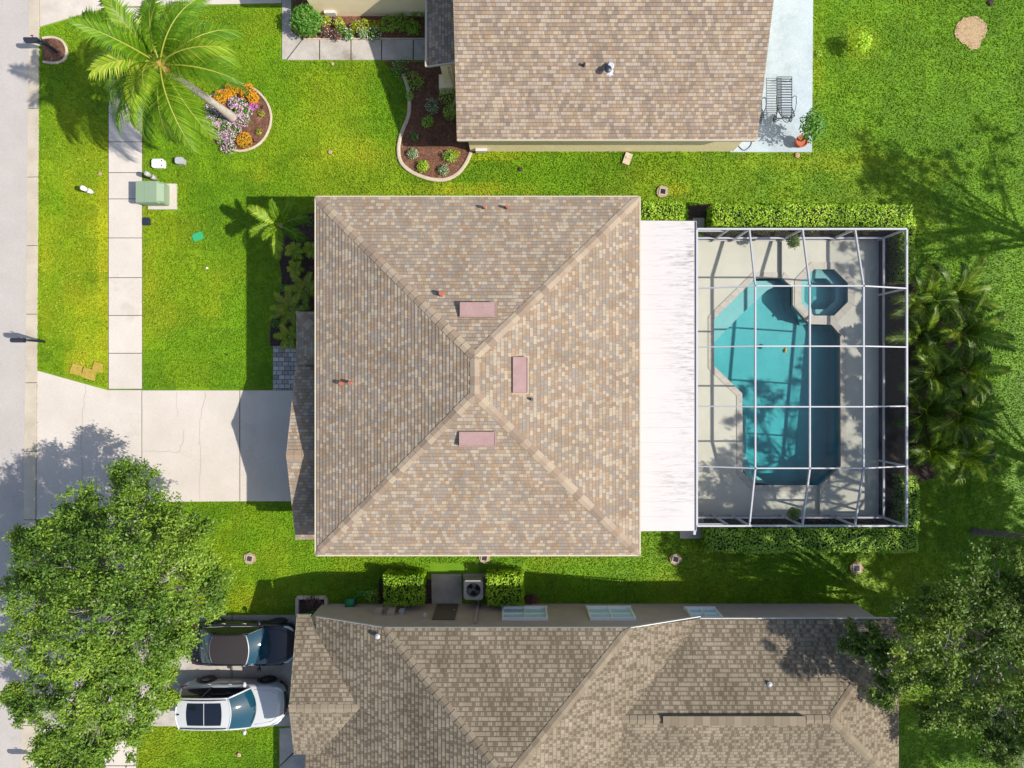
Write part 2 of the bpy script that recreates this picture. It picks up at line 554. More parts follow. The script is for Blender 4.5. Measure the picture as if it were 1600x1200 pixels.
M['cap_mosaic'] = capmat('mosaic_ridge_caps', [(.0, S(164, 144, 126, .59)), (.3, S(182, 158, 134, .59)), (.6, S(194, 174, 152, .59)), (1., S(206, 186, 158, .59))])
M['cap_tan'] = capmat('tan_ridge_caps', [(0, S(160, 143, 120, .46)), (.5, S(176, 159, 135, .46)), (1, S(188, 172, 147, .46))])

def paver_mat():
    m = NT('grey_pavers')
    br = m.n('ShaderNodeTexBrick')
    mp = m.n('ShaderNodeMapping'); m.put(mp.inputs[0], m.pos()); m.put(br.inputs['Vector'], mp.outputs[0])
    br.inputs['Scale'].default_value = 1.0
    br.inputs['Brick Width'].default_value = .26; br.inputs['Row Height'].default_value = .2
    br.inputs['Mortar Size'].default_value = .012; br.offset = .4
    m.put(br.inputs['Color1'], S(206, 202, 200, .75)); m.put(br.inputs['Color2'], S(150, 140, 132, .75)); m.put(br.inputs['Mortar'], S(80, 74, 68, .7))
    m.base(br.outputs[0], .9)
    return m.mat
M['pavers'] = paver_mat()

def grassmat(name, blade):
    m = NT(name)
    t = m.attr('tint'); d = m.attr('dry')
    lush = m.ramp(t, [(0, S(66, 102, 8, .86)), (.5, S(112, 156, 12, .9)), (1, S(158, 192, 40, .95))])
    dry = m.ramp(t, [(0, S(142, 140, 16, .9)), (.5, S(184, 184, 30, .95)), (1, S(210, 206, 84, .98))])
    col = m.mix(d, lush, dry)
    m.base(col, .6, 0, .25)
    if blade:
        tr = m.n('ShaderNodeBsdfTranslucent'); m.put(tr.inputs[0], col)
        mx = m.n('ShaderNodeMixShader'); mx.inputs[0].default_value = .3
        m.t.links.new(m.b.outputs[0], mx.inputs[1]); m.t.links.new(tr.outputs[0], mx.inputs[2])
        m.t.links.new(mx.outputs[0], m.out.inputs['Surface'])
    return m.mat
M['grass'] = grassmat('grass_blades', True)

# ------------------------------------------------------------------ ground, road and paving
EXCL = []          # paved, planted or built areas where no grass grows
def excl(poly): EXCL.append([tuple(q)[:2] for q in poly])

def px_poly(pts, z=0.0): return [P2(x, y, z) for x, y in pts]

def dryness(x, y):
    """where the lawn is yellow: worn strips and dry spots"""
    px = 800 + x * F / H; py = 600 - y * F / H
    n1 = vnoise(x, y, 2.6, 1); n2 = vnoise(x, y, .9, 2); n3 = vnoise(x, y, 6.5, 3)
    base = np.clip((n1 * .5 + n2 * .28 + n3 * .3 - .44) * .8, 0, .34)
    def blob(cx, cy, rx, ry, a):
        q = ((px - cx) / rx) ** 2 + ((py - cy) / ry) ** 2
        return a * np.exp(-q * 1.4) * (0.35 + .9 * n2)
    add = 0
    for b in ((118, 420, 60, 150, .55), (160, 420, 14, 190, .6), (66, 400, 12, 200, .45), (120, 190, 48, 120, .35), (140, 560, 50, 40, .6),
              (300, 470, 60, 50, .45), (565, 245, 60, 30, .7), (385, 262, 40, 26, .45), (730, 300, 120, 12, .95), (770, 243, 60, 10, .7),
              (1345, 66, 30, 30, .55), (1270, 60, 12, 120, .4), (1480, 270, 60, 30, .3), (380, 945, 70, 26, .55), (330, 1150, 90, 50, .3),
              (420, 880, 60, 30, .3), (235, 400, 14, 120, .3), (650, 160, 16, 20, .8), (1060, 300, 20, 10, .6), (1330, 250, 200, 14, .35)):
        add = add + blob(*b)
    far = np.clip((px - 1380) / 150, 0, 1) * .28
    return np.clip(base + add - far, 0, 1)

# lawn sheet, open under the pool
bx = np.unique(np.concatenate([np.array([-220, -140, -90, -60, -42, -34]), np.arange(-28, 28.01, .5), np.array([34, 42, 60, 90, 140, 220])]))
by = np.unique(np.concatenate([np.array([-220, -140, -90, -60, -42, -32]), np.arange(-22, 22.01, .5), np.array([32, 42, 60, 90, 140, 220])]))
gx, gy = np.meshgrid(bx, by)
nx_, ny_ = len(bx), len(by)
idx = np.arange(nx_ * ny_).reshape(ny_, nx_)
Q = np.stack([idx[:-1, :-1], idx[:-1, 1:], idx[1:, 1:], idx[1:, :-1]], axis=-1).reshape(-1, 4)
V = np.stack([gx.ravel(), gy.ravel(), np.full(gx.size, -0.012)], axis=1)
qc = V[Q].mean(axis=1)
keep = ~((qc[:, 0] > 8.5) & (qc[:, 0] < 15.5) & (qc[:, 1] > -5.2) & (qc[:, 1] < 5.6))
Q = Q[keep]; qc = qc[keep]
gnd = np_mesh('ground', V, Q, M['grass'], tint=np.clip(.12 + .3 * vnoise(qc[:, 0], qc[:, 1], .7, 9), 0, 1), extra=[('dry', 'FACE', dryness(qc[:, 0], qc[:, 1]) * .8)])
gnd.data.materials[0] = grassmat('lawn_thatch', False)
tag(gnd, kind='structure')

def structure(name, mb, mats, **kw):
    o = mb.build(name, mats, **kw)
    return tag(o, kind='structure')

def road_x(py): return 46 - 13 * py / 1200.0       # road edge and lawn edge drift slightly
def kerb_x(py): return 62 - 8 * py / 1200.0
rd = MB()
rd.prism([P2(road_x(-900), -900), P2(road_x(2100), 2100), (-60, P(0, 2100).y), (-60, P(0, -900).y)], -.3, .012)
structure('road', rd, M['road'])
gt = MB()
ys = list(range(-900, 2101, 107))
for a, b in zip(ys[:-1], ys[1:]):
    g = .5
    pts = [P2(road_x(a), a + g), P2(kerb_x(a), a + g), P2(kerb_x(b), b - g), P2(road_x(b), b - g)]
    x0, x1 = pts[0][0], pts[1][0]
    gt.prism(pts, -.2, lambda x, y: .016 + .05 * max(0, min(1, ((x - (P(road_x(600 - y * F / H), 0).x)) / .48))) ** 1.5)
gt.prism([P2(road_x(-900) + 1, -900), P2(kerb_x(-900) - 1, -900), P2(kerb_x(2100) - 1, 2100), P2(road_x(2100) + 1, 2100)], -.2, .008, 1)
structure('gutter', gt, [M['gutter'], M['joint']])
excl([(-100, 60), (-100, -60), P2(kerb_x(2100), 2100), P2(kerb_x(-900), -900)])

def slabs(name, polys, mats, z=.03, base=None, extra=None):
    mb = MB()
    for p in polys:
        mb.prism(p, -.1, z + random.uniform(-.004, .004), 0)
    if base: mb.prism(base, -.1, z - .028, 1)
    if extra: extra(mb)
    return structure(name, mb, mats)

# sidewalk: upper run from the driveway to beyond the top, lower run under the oak
def walk_x(py): return (170.5 - 7 * (py - 600) / 600.0 if py > 600 else 170.5, 222 - 9 * (py - 600) / 600.0 if py > 600 else 222)
def walk_run(ylist):
    out = []
    for a, b in zip(ylist[:-1], ylist[1:]):
        l0, r0 = walk_x(a); l1, r1 = walk_x(b); g = .55
        out.append([P2(l0, a + g), P2(r0, a + g), P2(r1, b - g), P2(l1, b - g)])
    return out
up = [-600, -541, -481, -421, -361, -300, -240, -180, -120, -60]
runA = walk_run([12, 58, 118, 177, 222, 270, 311, 372, 434, 493, 552, 608])
allA = [P2(171.5, 12), P2(221, 12), P2(221, 608), P2(171.5, 608)]
slabs('sidewalk', runA, [M['concrete'], M['joint']], base=[P2(169, 12), P2(222.6, 12), P2(222.6, 608), P2(169, 608)])
excl([P2(168.5, 0), P2(223.5, 0), P2(223.5, 612), P2(168.5, 612)])
lows = [810 + 60 * i for i in range(3)]
runB = walk_run([800, 845, 904, 958])
slabs('sidewalk', runB, [M['concrete'], M['joint']], base=[P2(170, 800), P2(218, 800), P2(216, 958), P2(168, 958)])
excl([P2(168, 780), P2(222, 780), P2(218, 960), P2(166, 960)])
runC = walk_run([1136, 1196, 1256, 1316, 1376, 1436])
slabs('sidewalk', runC, [M['concrete'], M['joint']], base=[P2(166, 1136), P2(214, 1136), P2(212, 1430), P2(162, 1430)])
excl([P2(164, 1132), P2(216, 1132), P2(212, 1440), P2(160, 1440)])

# main driveway with its cracks
def ribbon(mb, pts, w, z, mi):
    pts = [Vector((*P2(x, y), z)) for x, y in pts]
    for a, b in zip(pts[:-1], pts[1:]):
        d = (b - a).normalized(); s = Vector((-d.y, d.x, 0)) * w / 2
        e = d * w * .3
        mb.add([a - s - e, b - s + e, b + s + e, a + s - e], [(0, 1, 2, 3)], mi, .5)
def wiggle(pts, n=5, amp=1.4):
    out = []
    for (x0, y0), (x1, y1) in zip(pts[:-1], pts[1:]):
        for k in range(n):
            t = k / n
            out.append((x0 + (x1 - x0) * t + random.uniform(-amp, amp), y0 + (y1 - y0) * t + random.uniform(-amp, amp)))
    out.append(pts[-1])
    return out
def drive_extra(mb):
    for pts, w in (([(135, 603), (131, 640), (128, 700), (130, 770)], .02), ([(321, 612), (322, 622), (317, 638), (314, 655)], .018),
                   ([(223, 706), (255, 705), (281, 706), (286, 690), (288, 672)], .02), ([(276, 612), (278, 650)], .012), ([(312, 655), (314, 700), (313, 781)], .014),
                   ([(281, 706), (300, 716)], .012)):
        ribbon(mb, wiggle(pts), w * .7, .041, 2)
g = .7
D = [[(58.8, 579.5), (62, 580), (168, 609.5), (222 - g, 609.5), (222 - g, 784), (170, 790), (57.4, 812)],
     [(222 + g, 610), (375 - g, 610), (375 - g, 783), (222 + g, 784)],
     [(375 + g, 610), (474, 610), (474, 783), (375 + g, 783)]]
slabs('driveway', [px_poly(p) for p in D], [M['concrete'], M['joint'], M['crack']],
      base=px_poly([(64, 583), (168, 611), (472, 611), (472, 781), (222, 782), (170, 788), (64, 809)]), extra=drive_extra)
excl(px_poly([(60, 576), (168, 607), (476, 608), (476, 785), (222, 786), (172, 792), (58, 816)]))

# neighbours' driveways
slabs('driveway', [px_poly([(63, -140), (176 - g, -140), (176 - g, 12), (140, 19), (63, 42)]),
                   px_poly([(178, -140), (300 - g, -140), (300 - g, 8), (221, 10), (178, 11)]),
                   px_poly([(300 + g, -140), (440, -140), (440, 5), (300 + g, 8)])],
      [M['concrete'], M['joint']], base=px_poly([(65, -138), (438, -138), (438, 4), (221, 9), (178, 10), (142, 17), (65, 38)]))
excl(px_poly([(60, -150), (444, -150), (444, 7), (222, 12), (176, 14), (142, 22), (60, 46)]))
slabs('driveway', [px_poly([(56, 955), (90, 962), (218 - g, 962), (218 - g, 1128), (150, 1132), (56, 1148)]),
                   px_poly([(218 + g, 962), (363 - g, 961), (363 - g, 1134), (218 + g, 1134)]),
                   px_poly([(363 + g, 961), (476, 961), (476, 1134), (363 + g, 1134)])],
      [M['old_concrete'], M['joint']], base=px_poly([(58, 959), (90, 964), (474, 963), (474, 1132), (150, 1130), (58, 1145)]))
excl(px_poly([(54, 950), (90, 960), (478, 958), (478, 1137), (150, 1136), (54, 1152)]))

# entry walks
slabs('path', [px_poly([(441, -60), (455, -60), (455, 50), (472, 61), (447, 93), (441, 93)]),
               px_poly([(473, 62.5), (498.6, 62.5), (498.6, 94), (449, 94)]), px_poly([(500.4, 62.5), (547.6, 62.5), (547.6, 94), (500.4, 94)]),
               px_poly([(549.4, 62.5), (595.6, 62.5), (595.6, 94), (549.4, 94)]), px_poly([(597.2, 62.5), (645, 62.5), (645, 94), (597.2, 94)]),
               px_poly([(646.6, 62.5), (720, 62.5), (720, 94), (646.6, 94)])],
      [M['old_concrete'], M['joint']], base=px_poly([(442, -58), (454, -58), (454, 50), (472, 63.5), (718, 63.5), (718, 93), (442, 92)]))
excl(px_poly([(439, -60), (740, -60), (740, 96), (439, 96)]))
slabs('path', [px_poly([(437, 1138), (458, 1136), (480, 1136), (480, 1174), (457, 1176), (437, 1196)]), px_poly([(437, 1198), (458, 1178), (480, 1176), (500, 1260), (437, 1260)])],
      [M['old_concrete'], M['joint']], base=px_poly([(438, 1139), (479, 1138), (498, 1258), (438, 1258)]))
excl(px_poly([(435, 1134), (520, 1134), (520, 1270), (435, 1270)]))
pv = MB(); pv.prism(px_poly([(427, 541), (500, 541), (500, 609), (427, 609)]), -.1, .034)
structure('paver_walk', pv, M['pavers'])
excl(px_poly([(425, 539), (500, 539), (500, 610), (425, 610)]))
pt = MB(); pt.prism(px_poly([(1140, 238), (1268, 238), (1272, -300), (1140, -300)]), -.1, .05)
structure('patio', pt, M['patio'])
excl(px_poly([(1138, 239.5), (1270, 239.5), (1274, -300), (1138, -300)]))
# service pad and door pads
cp = MB(); cp.prism(px_poly([(674, 897), (721, 897), (722, 943), (675, 943)]), -.1, .05)
structure('concrete_pad', cp, M['old_concrete'])
cp = MB(); cp.prism(px_poly([(1082, 341), (1100, 341), (1100, 359), (1082, 359)]), -.1, .06)
structure('concrete_pad', cp, M['old_concrete'])
cp = MB(); cp.prism(px_poly([(1062, 800), (1099, 800), (1099, 841), (1062, 841)]), -.1, .06)
structure('concrete_pad', cp, M['old_concrete'])
excl(px_poly([(1062, 800), (1099, 800), (1099, 841), (1062, 841)]))
excl(px_poly([(672, 880), (824, 880), (824, 950), (672, 950)]))

# mulch beds
def bed(pts, mat, n=7, z=.035, smooth=True, ex=True):
    c = smooth_curve([Vector((*P2(x, y), 0)) for x, y in pts], n, True) if smooth else [Vector((*P2(x, y), 0)) for x, y in pts]
    poly = [(q.x, q.y) for q in c]
    mb = MB(); mb.prism(poly, -.1, z)
    if ex: excl(poly)
    return structure('mulch_bed', mb, M[mat])
circ = lambda cx, cy, r, n=28, a0=0, a1=2 * PI: [(cx + r * math.cos(a0 + (a1 - a0) * i / n), cy + r * math.sin(a0 + (a1 - a0) * i / n)) for i in range(n)]
bed(circ(371, 184, 52), 'mulch', 1)
bed([(67, 60), (84, 60), (96, 64), (103, 74), (104, 85), (99, 94), (86, 98), (70, 96), (67, 80)], 'mulch', 5)
bed([(600, 97), (660, 97), (745, 97), (745, 238), (735, 242), (724, 266), (704, 279), (676, 282), (648, 272), (627, 256), (624, 236), (632, 210), (638, 185), (639, 160), (634, 135), (622, 112)], 'mulch', 6, smooth=False)
bed([(458, -5), (668, -5), (668, 61), (474, 61), (458, 50)], 'mulch', 1, smooth=False)
bed([(500, 333), (474, 335), (450, 346), (432, 366), (430, 392), (438, 414), (441, 440), (437, 466), (428, 490), (423, 515), (423, 540), (500, 540)], 'dark_mulch', 6, smooth=False)
bed([(1076, 322), (1112, 318), (1112, 342), (1076, 342)], 'dark_mulch', 1, smooth=False)
bed([(1366, 362), (1426, 362), (1428, 440), (1470, 470), (1520, 480), (1530, 560), (1525, 680), (1500, 735), (1430, 755), (1430, 830), (1366, 830)], 'dark_mulch', 1, smooth=False)
bed([(1100, 352), (1428, 352), (1428, 378), (1100, 378)], 'dark_mulch', 1, smooth=False, ex=False, z=.03)
bed([(1100, 804), (1428, 804), (1428, 832), (1100, 832)], 'dark_mulch', 1, smooth=False, ex=False, z=.03)
bed([(592, 905), (676, 905), (676, 945), (592, 945)], 'dark_mulch', 1, smooth=False)
bed([(468, 934), (508, 934), (508, 948), (468, 960)], 'dark_mulch', 1, smooth=False)
bed([(820, 932), (838, 930), (842, 944), (820, 946)], 'mulch', 4)
bp = MB()
bpts = smooth_curve([Vector((*P2(x, y), 0)) for x, y in ((1492, 48), (1500, 32), (1518, 26), (1534, 32), (1541, 48), (1534, 66), (1524, 79), (1506, 70), (1494, 60))], 5, True)
bp.prism([(q.x + random.uniform(-.05, .05), q.y + random.uniform(-.05, .05)) for q in bpts], -.1, .03)
structure('bare_patch', bp, M['straw'])
excl(offset_poly([(q.x, q.y) for q in bpts], -.12))

# houses and pool stand here: no grass
excl([(-8.6, -6.2), (4.7, -6.2), (4.7, 6.9), (-8.6, 6.9)])
excl([(4.5, -5.95), (16.6, -5.95), (16.6, 6.4), (4.5, 6.4)])
excl([(-8.5, -9.8), (15.4, -9.8), (15.4, -30), (-8.5, -30)])
excl([(-1.9, 10.4), (10, 10.4), (10, 30), (-1.9, 30)])

# ------------------------------------------------------------------ grass blades
def make_grass(n):
    x = RNG.uniform(-23.4, 23.4, n); y = RNG.uniform(-17.8, 17.8, n)
    ok = np.ones(n, dtype=bool)
    for poly in EXCL:
        xs = [q[0] for q in poly]; ysb = [q[1] for q in poly]
        sub = ok & (x > min(xs)) & (x < max(xs)) & (y > min(ysb)) & (y < max(ysb))
        ii = np.nonzero(sub)[0]
        if len(ii):
            ok[ii[in_poly(x[ii], y[ii], poly)]] = False
    x, y = x[ok], y[ok]
    n = len(x)
    clump = vnoise(x, y, .22, 21); fine = vnoise(x, y, .09, 22)
    az = RNG.uniform(0, 2 * PI, n)
    lean = RNG.uniform(.5, 1.2, n)
    L = RNG.uniform(.045, .085, n) * (.75 + .5 * clump)
    w = RNG.uniform(.016, .030, n)
    dx, dy = np.cos(az), np.sin(az)
    base = np.stack([x, y, np.zeros(n)], 1)
    side = np.stack([-dy, dx, np.zeros(n)], 1) * w[:, None]
    tip = base + np.stack([dx * np.sin(lean), dy * np.sin(lean), np.cos(lean)], 1) * L[:, None]
    mid = base + np.stack([dx * np.sin(lean * .6), dy * np.sin(lean * .6), np.cos(lean * .6)], 1) * (L * .5)[:, None]
    V = np.stack([base - side * .6, mid + side, tip, mid - side], 1).reshape(-1, 3)
    Q = np.arange(n * 4).reshape(n, 4)
    stripe = .05 * np.sin(2 * PI * x / 1.15) * (x > 11)
    t = np.clip(.16 + .26 * clump + .12 * fine + .26 * vnoise(x, y, 1.7, 5) + stripe + RNG.normal(0, .08, n), 0, 1)
    o = np_mesh('grass', V, Q, M['grass'], tint=t, extra=[('dry', 'FACE', np.clip(dryness(x, y) + RNG.normal(0, .05, n), 0, 1))])
    return tag(o, 'bright green mown lawn grass between the houses', 'grass', kind='stuff')
make_grass(640000)

# ------------------------------------------------------------------ roofs and walls
def roof_plane(mb, poly, row=.138, t=.015, mi=0, v_off=0.0):
    """poly: convex list of 3-D points in one plane; laid in shingle courses with real butt edges"""
    poly = [Vector(p) for p in poly]
    n = Vector((0, 0, 0))
    for i in range(len(poly)):
        n += (poly[i] - poly[0]).cross(poly[(i + 1) % len(poly)] - poly[0])
    n.normalize()
    if n.z < 0: n = -n; poly.reverse()
    v = (Vector((0, 0, 1)) - n * n.z).normalized()
    u = v.cross(n)
    vv = [p.dot(v) for p in poly]
    v0 = math.floor(min(vv) / row + .001) * row; vmax = max(vv)
    k0 = 0
    nrow = int(math.ceil((vmax - v0) / row))
    def clip(pts, lo, keep_above):
        out = []
        for i in range(len(pts)):
            a, b = pts[i], pts[(i + 1) % len(pts)]
            da, db = a.dot(v) - lo, b.dot(v) - lo
            if not keep_above: da, db = -da, -db
            if da >= -1e-7: out.append(a)
            if (da > 1e-7 and db < -1e-7) or (da < -1e-7 and db > 1e-7):
                out.append(a + (b - a) * (da / (da - db)))
        return out
    uo = (sum((p.dot(u) for p in poly)) * 3.7) % 11.0
    for k in range(nrow):
        lo, hi = v0 + k * row, min(v0 + (k + 1) * row, vmax)
        pts = clip(clip(poly, lo, True), hi, False)
        if len(pts) < 3: continue
        vs_, uvs = [], []
        for p in pts:
            h = t * (1 - (p.dot(v) - lo) / row)
            vs_.append(p + n * (h + .003))
            uvs.append((p.dot(u) + uo, min(max(p.dot(v) - v0, k * row + .0008), (k + 1) * row - .0008) + v_off))
        mb.add(vs_, [tuple(range(len(pts)))], mi, .5, uvs)
        low = [p for p in pts if abs(p.dot(v) - lo) < 1e-5]
        if len(low) >= 2:
            low.sort(key=lambda p: p.dot(u))
            a, b = low[0], low[-1]
            q = [a - n * .004, b - n * .004, b + n * (t + .003), a + n * (t + .003)]
            mb.add(q, [(0, 1, 2, 3)], mi, .5, [(a.dot(u) + uo, k * row + .001 + v_off), (b.dot(u) + uo, k * row + .001 + v_off)] + [(b.dot(u) + uo, k * row + .01 + v_off), (a.dot(u) + uo, k * row + .01 + v_off)])

def cap_line(mb, a, b, n1, n2, half=.17, piece=.3, lift=.012):
    """overlapping ridge or hip cap pieces from the low end a to the high end b"""
    a, b = Vector(a), Vector(b)
    d = (b - a); L = d.length; d.normalize()
    n1 = Vector(n1).normalized(); n2 = Vector(n2).normalized()
    up = (n1 + n2).normalized()
    s1 = d.cross(n1).normalized(); s2 = d.cross(n2).normalized()
    out = (n1 - up * n1.dot(up))
    if s1.dot(out) < 0: s1 = -s1
    out2 = (n2 - up * n2.dot(up))
    if s2.dot(out2) < 0: s2 = -s2
    hip = abs(d.z) > .05
    s = .0
    while s < L:
        e = min(s + piece * 1.12, L + (.0 if hip else .03))
        p, q = a + d * s, a + d * e
        h0, h1 = lift + .024, lift + .004
        w = half * random.uniform(.95, 1.05)
        w0 = .03 if (s == 0 and hip) else w
        vs_ = [p + s1 * w0 + n1 * h0, p + up * h0, p + s2 * w0 + n2 * h0, q + s1 * w + n1 * h1, q + up * h1, q + s2 * w + n2 * h1,
               p + s1 * w0 - n1 * .01, p - up * .01, p + s2 * w0 - n2 * .01]
        mb.add(vs_, [(0, 1, 4, 3), (1, 2, 5, 4), (6, 7, 1, 0), (7, 8, 2, 1)], 0, random.random())
        s += piece

def caps(lines, mat, parent, root, half, piece=.31):
    for ln in lines:
        mb = MB(); cap_line(mb, *ln, half, piece); mb.build('ridge_cap', mat, parent, org=ORG[root.name])

def normal_of(poly):
    a, b, c = [Vector(p) for p in poly[:3]]
    n = (b - a).cross(c - a).normalized()
    return n if n.z > 0 else -n

def fascia(mb, pts, h=.17, t=.03, mi=0, closed=False):
    pts = [Vector(p) for p in pts]
    rng = range(len(pts)) if closed else range(len(pts) - 1)
    for i in rng:
        a, b = pts[i], pts[(i + 1) % len(pts)]
        mb.beam(a - Vector((0, 0, h / 2 - .002)), b - Vector((0, 0, h / 2 - .002)), t, h, mi)

def vent_pipe(parent, px, py, z, r, h, mat, org_root, cowl=False):
    q = P(px, py, z)
    mb = MB()
    mb.lathe((q.x, q.y, z - .12), [(0, .0), (r * 2.1, .0), (r * 2.0, .06), (r * 1.05, .12), (r, .12 + h * .9), (r * .8, .12 + h), (0, .12 + h * .98)], 12)
    if cowl:
        mb.lathe((q.x, q.y, z + h - .02), [(0, 0), (r * 1.5, 0), (r * 1.5, .05), (r * .6, .1), (0, .1)], 12)
    return mb.build('vent_pipe', mat, parent, smooth=False)

def wall_window(house, x0, x1, z0, z1, y, facing, mull=1, axis='y', glass='glass'):
    """a window on a wall plane; facing +1/-1 along the axis"""
    fr = MB(); d = .06 * facing
    def bx(a0, a1, b0, b1, dep, off=0.0):
        c = ((a0 + a1) / 2, y + off * facing, (b0 + b1) / 2); s = (a1 - a0, dep, b1 - b0)
        if axis == 'x': c = (c[1], c[0], c[2]); s = (s[1], s[0], s[2])
        return c, s
    w = .07
    for a in ((x0, x1, z0, z0 + w), (x0, x1, z1 - w, z1), (x0, x0 + w, z0 + w, z1 - w), (x1 - w, x1, z0 + w, z1 - w)):
        fr.box(*bx(*a, .14, .02))
    zm = (z0 + z1) / 2
    fr.box(*bx(x0 + w, x1 - w, zm - .02, zm + .02, .08, .02))
    for k in range(mull):
        xm = x0 + (x1 - x0) * (k + 1) / (mull + 1)
        fr.box(*bx(xm - .025, xm + .025, z0 + w, zm - .02, .078, .02)); fr.box(*bx(xm - .025, xm + .025, zm + .02, z1 - w, .078, .02))
    fr.box(*bx(x0 - .04, x1 + .04, z0 - .06, z0 - .002, .17, .02))
    f = fr.build('window', M['window_white'], house)
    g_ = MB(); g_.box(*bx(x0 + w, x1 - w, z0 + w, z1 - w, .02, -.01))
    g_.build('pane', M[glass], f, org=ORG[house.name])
    return f

# ================================================================== main house
mh = thing('house', 'square house in the middle with a mottled brown hip roof and white lanai roof', 'house', (-1.3, .3, 0))
XW, XE, YN, YS, ZE = -7.51, 4.89, 7.16, -6.55, 4.4
SL = .335
xm = (XW + XE) / 2; run = (XE - XW) / 2; ZA = ZE + run * SL
y1, y2 = YN - run, YS + run                     # ridge ends (y1 north end, y2 south end)
NW, NE, SE_, SW = (XW, YN, ZE), (XE, YN, ZE), (XE, YS, ZE), (XW, YS, ZE)
RA, RB = (xm, y1, ZA), (xm, y2, ZA)
planes = {'W': [NW, SW, RB, RA], 'E': [SE_, NE, RA, RB], 'N': [NE, NW, RA], 'S': [SW, SE_, RB]}
rb = MB()
for p in planes.values(): roof_plane(rb, p)
roof = rb.build('roof', M['shingle_mosaic'], mh)
nn = {k: normal_of(p) for k, p in planes.items()}
caps([(a, b, nn[k1], nn[k2]) for a, b, k1, k2 in ((NW, RA, 'W', 'N'), (SW, RB, 'W', 'S'), (NE, RA, 'E', 'N'), (SE_, RB, 'E', 'S'), (RB, RA, 'W', 'E'))], M['cap_mosaic'], roof, mh, .165)
fb = MB()
ins = .02
fascia(fb, [(XW + ins, YN - ins, ZE), (XE - ins, YN - ins, ZE), (XE - ins, YS + ins, ZE), (XW + ins, YS + ins, ZE)], .2, .03, closed=True)
for e in (((XW, YN, ZE + .012), (XE, YN, ZE + .012)), ((XE, YN, ZE + .012), (XE, YS, ZE + .012)), ((XE, YS, ZE + .012), (XW, YS, ZE + .012)), ((XW, YS, ZE + .012), (XW, YN, ZE + .012))):
    fb.beam(*e, .05, .02)
fb.add([(XW, YN, ZE - .06), (XE, YN, ZE - .06), (XE, YS, ZE - .06), (XW, YS, ZE - .06)], [(0, 1, 2, 3)])
fb.build('fascia', M['cream_trim'], mh)
wb = MB()
wb.box(((XW + XE) / 2, (YN + YS) / 2, 2.16), (run * 2 - .84, YN - YS - .84, 4.32))
wb.build('wall', M['stucco_beige'], mh)
# garage wing
GX, GYS, GYR, GYN, GZ0, GZR = -8.83, -6.34, -2.78, .79, 2.62, 3.78
gb = MB()
gN = [(GX, GYN, GZ0), (GX, GYR, GZR), (-7.1, GYR, GZR), (-7.1, GYN, GZ0)]
gS = [(GX, GYS, GZ0), (-7.1, GYS, GZ0), (-7.1, GYR, GZR), (GX, GYR, GZR)]
roof_plane(gb, gN); roof_plane(gb, gS)
# entry roof beside it, hipped at its north end
EX, EYN = -8.8, 2.96
roof_plane(gb, [(EX, GYN, GZ0), (-7.1, GYN, GZ0 + 1.7 * .3), (-7.1, EYN - 1.7, GZ0 + 1.7 * .3), (EX, EYN, GZ0)])
roof_plane(gb, [(EX, EYN, GZ0), (-7.1, EYN - 1.7, GZ0 + 1.7 * .3), (-7.1, EYN, GZ0)])
groof = gb.build('garage_roof', M['shingle_mosaic'], mh)
caps([((GX, GYR, GZR), (-7.1, GYR, GZR), normal_of(gN), normal_of(gS)), ((EX, EYN, GZ0), (-7.1, EYN - 1.7, GZ0 + 1.7 * .3), (-.3, 0, 1), (0, .3, 1))], M['cap_mosaic'], groof, mh, .2)
fb = MB()
fascia(fb, [(GX + .02, GYN, GZ0), (GX + .02, GYR, GZR), (GX + .02, GYS, GZ0)], .2, .03)
fascia(fb, [(GX, GYS + .02, GZ0), (-7.0, GYS + .02, GZ0)], .18, .03)
fascia(fb, [(EX + .02, GYN, GZ0), (EX + .02, EYN, GZ0)], .18, .03); fascia(fb, [(EX, EYN - .02, GZ0), (-7.0, EYN - .02, GZ0)], .18, .03)
fb.build('fascia', M['cream_trim'], mh)
wb = MB()
wx = GX + .35
gp = [(GYS + .3, 0), (GYN - .1, 0), (GYN - .1, GZ0 - .03), (GYR, GZR - .1), (GYS + .3, GZ0 - .0)]
n0 = len(gp)
vsx = [(wx, y, z) for y, z in gp] + [(-7.05, y, z) for y, z in gp]
wb.add(vsx, [tuple(range(n0)), tuple(reversed(range(n0, 2 * n0)))] + [(i, n0 + i, n0 + (i + 1) % n0, (i + 1) % n0) for i in range(n0)])
wb.box((-8.45, EYN - .35, 1.3), (.4, .4, 2.6)); wb.box((-8.45, GYN + .3, 1.3), (.4, .4, 2.6))
wb.build('garage_wall', M['stucco_beige'], mh)
db = MB()
for k in range(4): db.box((wx - .02, GYR, .28 + k * .54), (.05, 4.8, .52))
db.build('garage_door', M['white_trim'], mh)
db = MB(); db.box((XW + .40, 1.8, 1.05), (.06, 1.0, 2.1)); d_ = db.build('door', M['white_trim'], mh)
hb = MB(); hb.lathe((XW + .33, 1.45, 1.0), [(0, -.03), (.03, -.02), (.03, .02), (0, .03)], 8); hb.build('handle', M['dark_metal'], d_, org=ORG[mh.name])
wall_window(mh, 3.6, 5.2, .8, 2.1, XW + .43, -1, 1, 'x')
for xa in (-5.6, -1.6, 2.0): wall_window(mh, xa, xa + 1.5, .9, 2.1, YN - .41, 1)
for xa in (-5.0, -.8, 2.4): wall_window(mh, xa, xa + 1.5, .9, 2.1, YS + .41, -1)
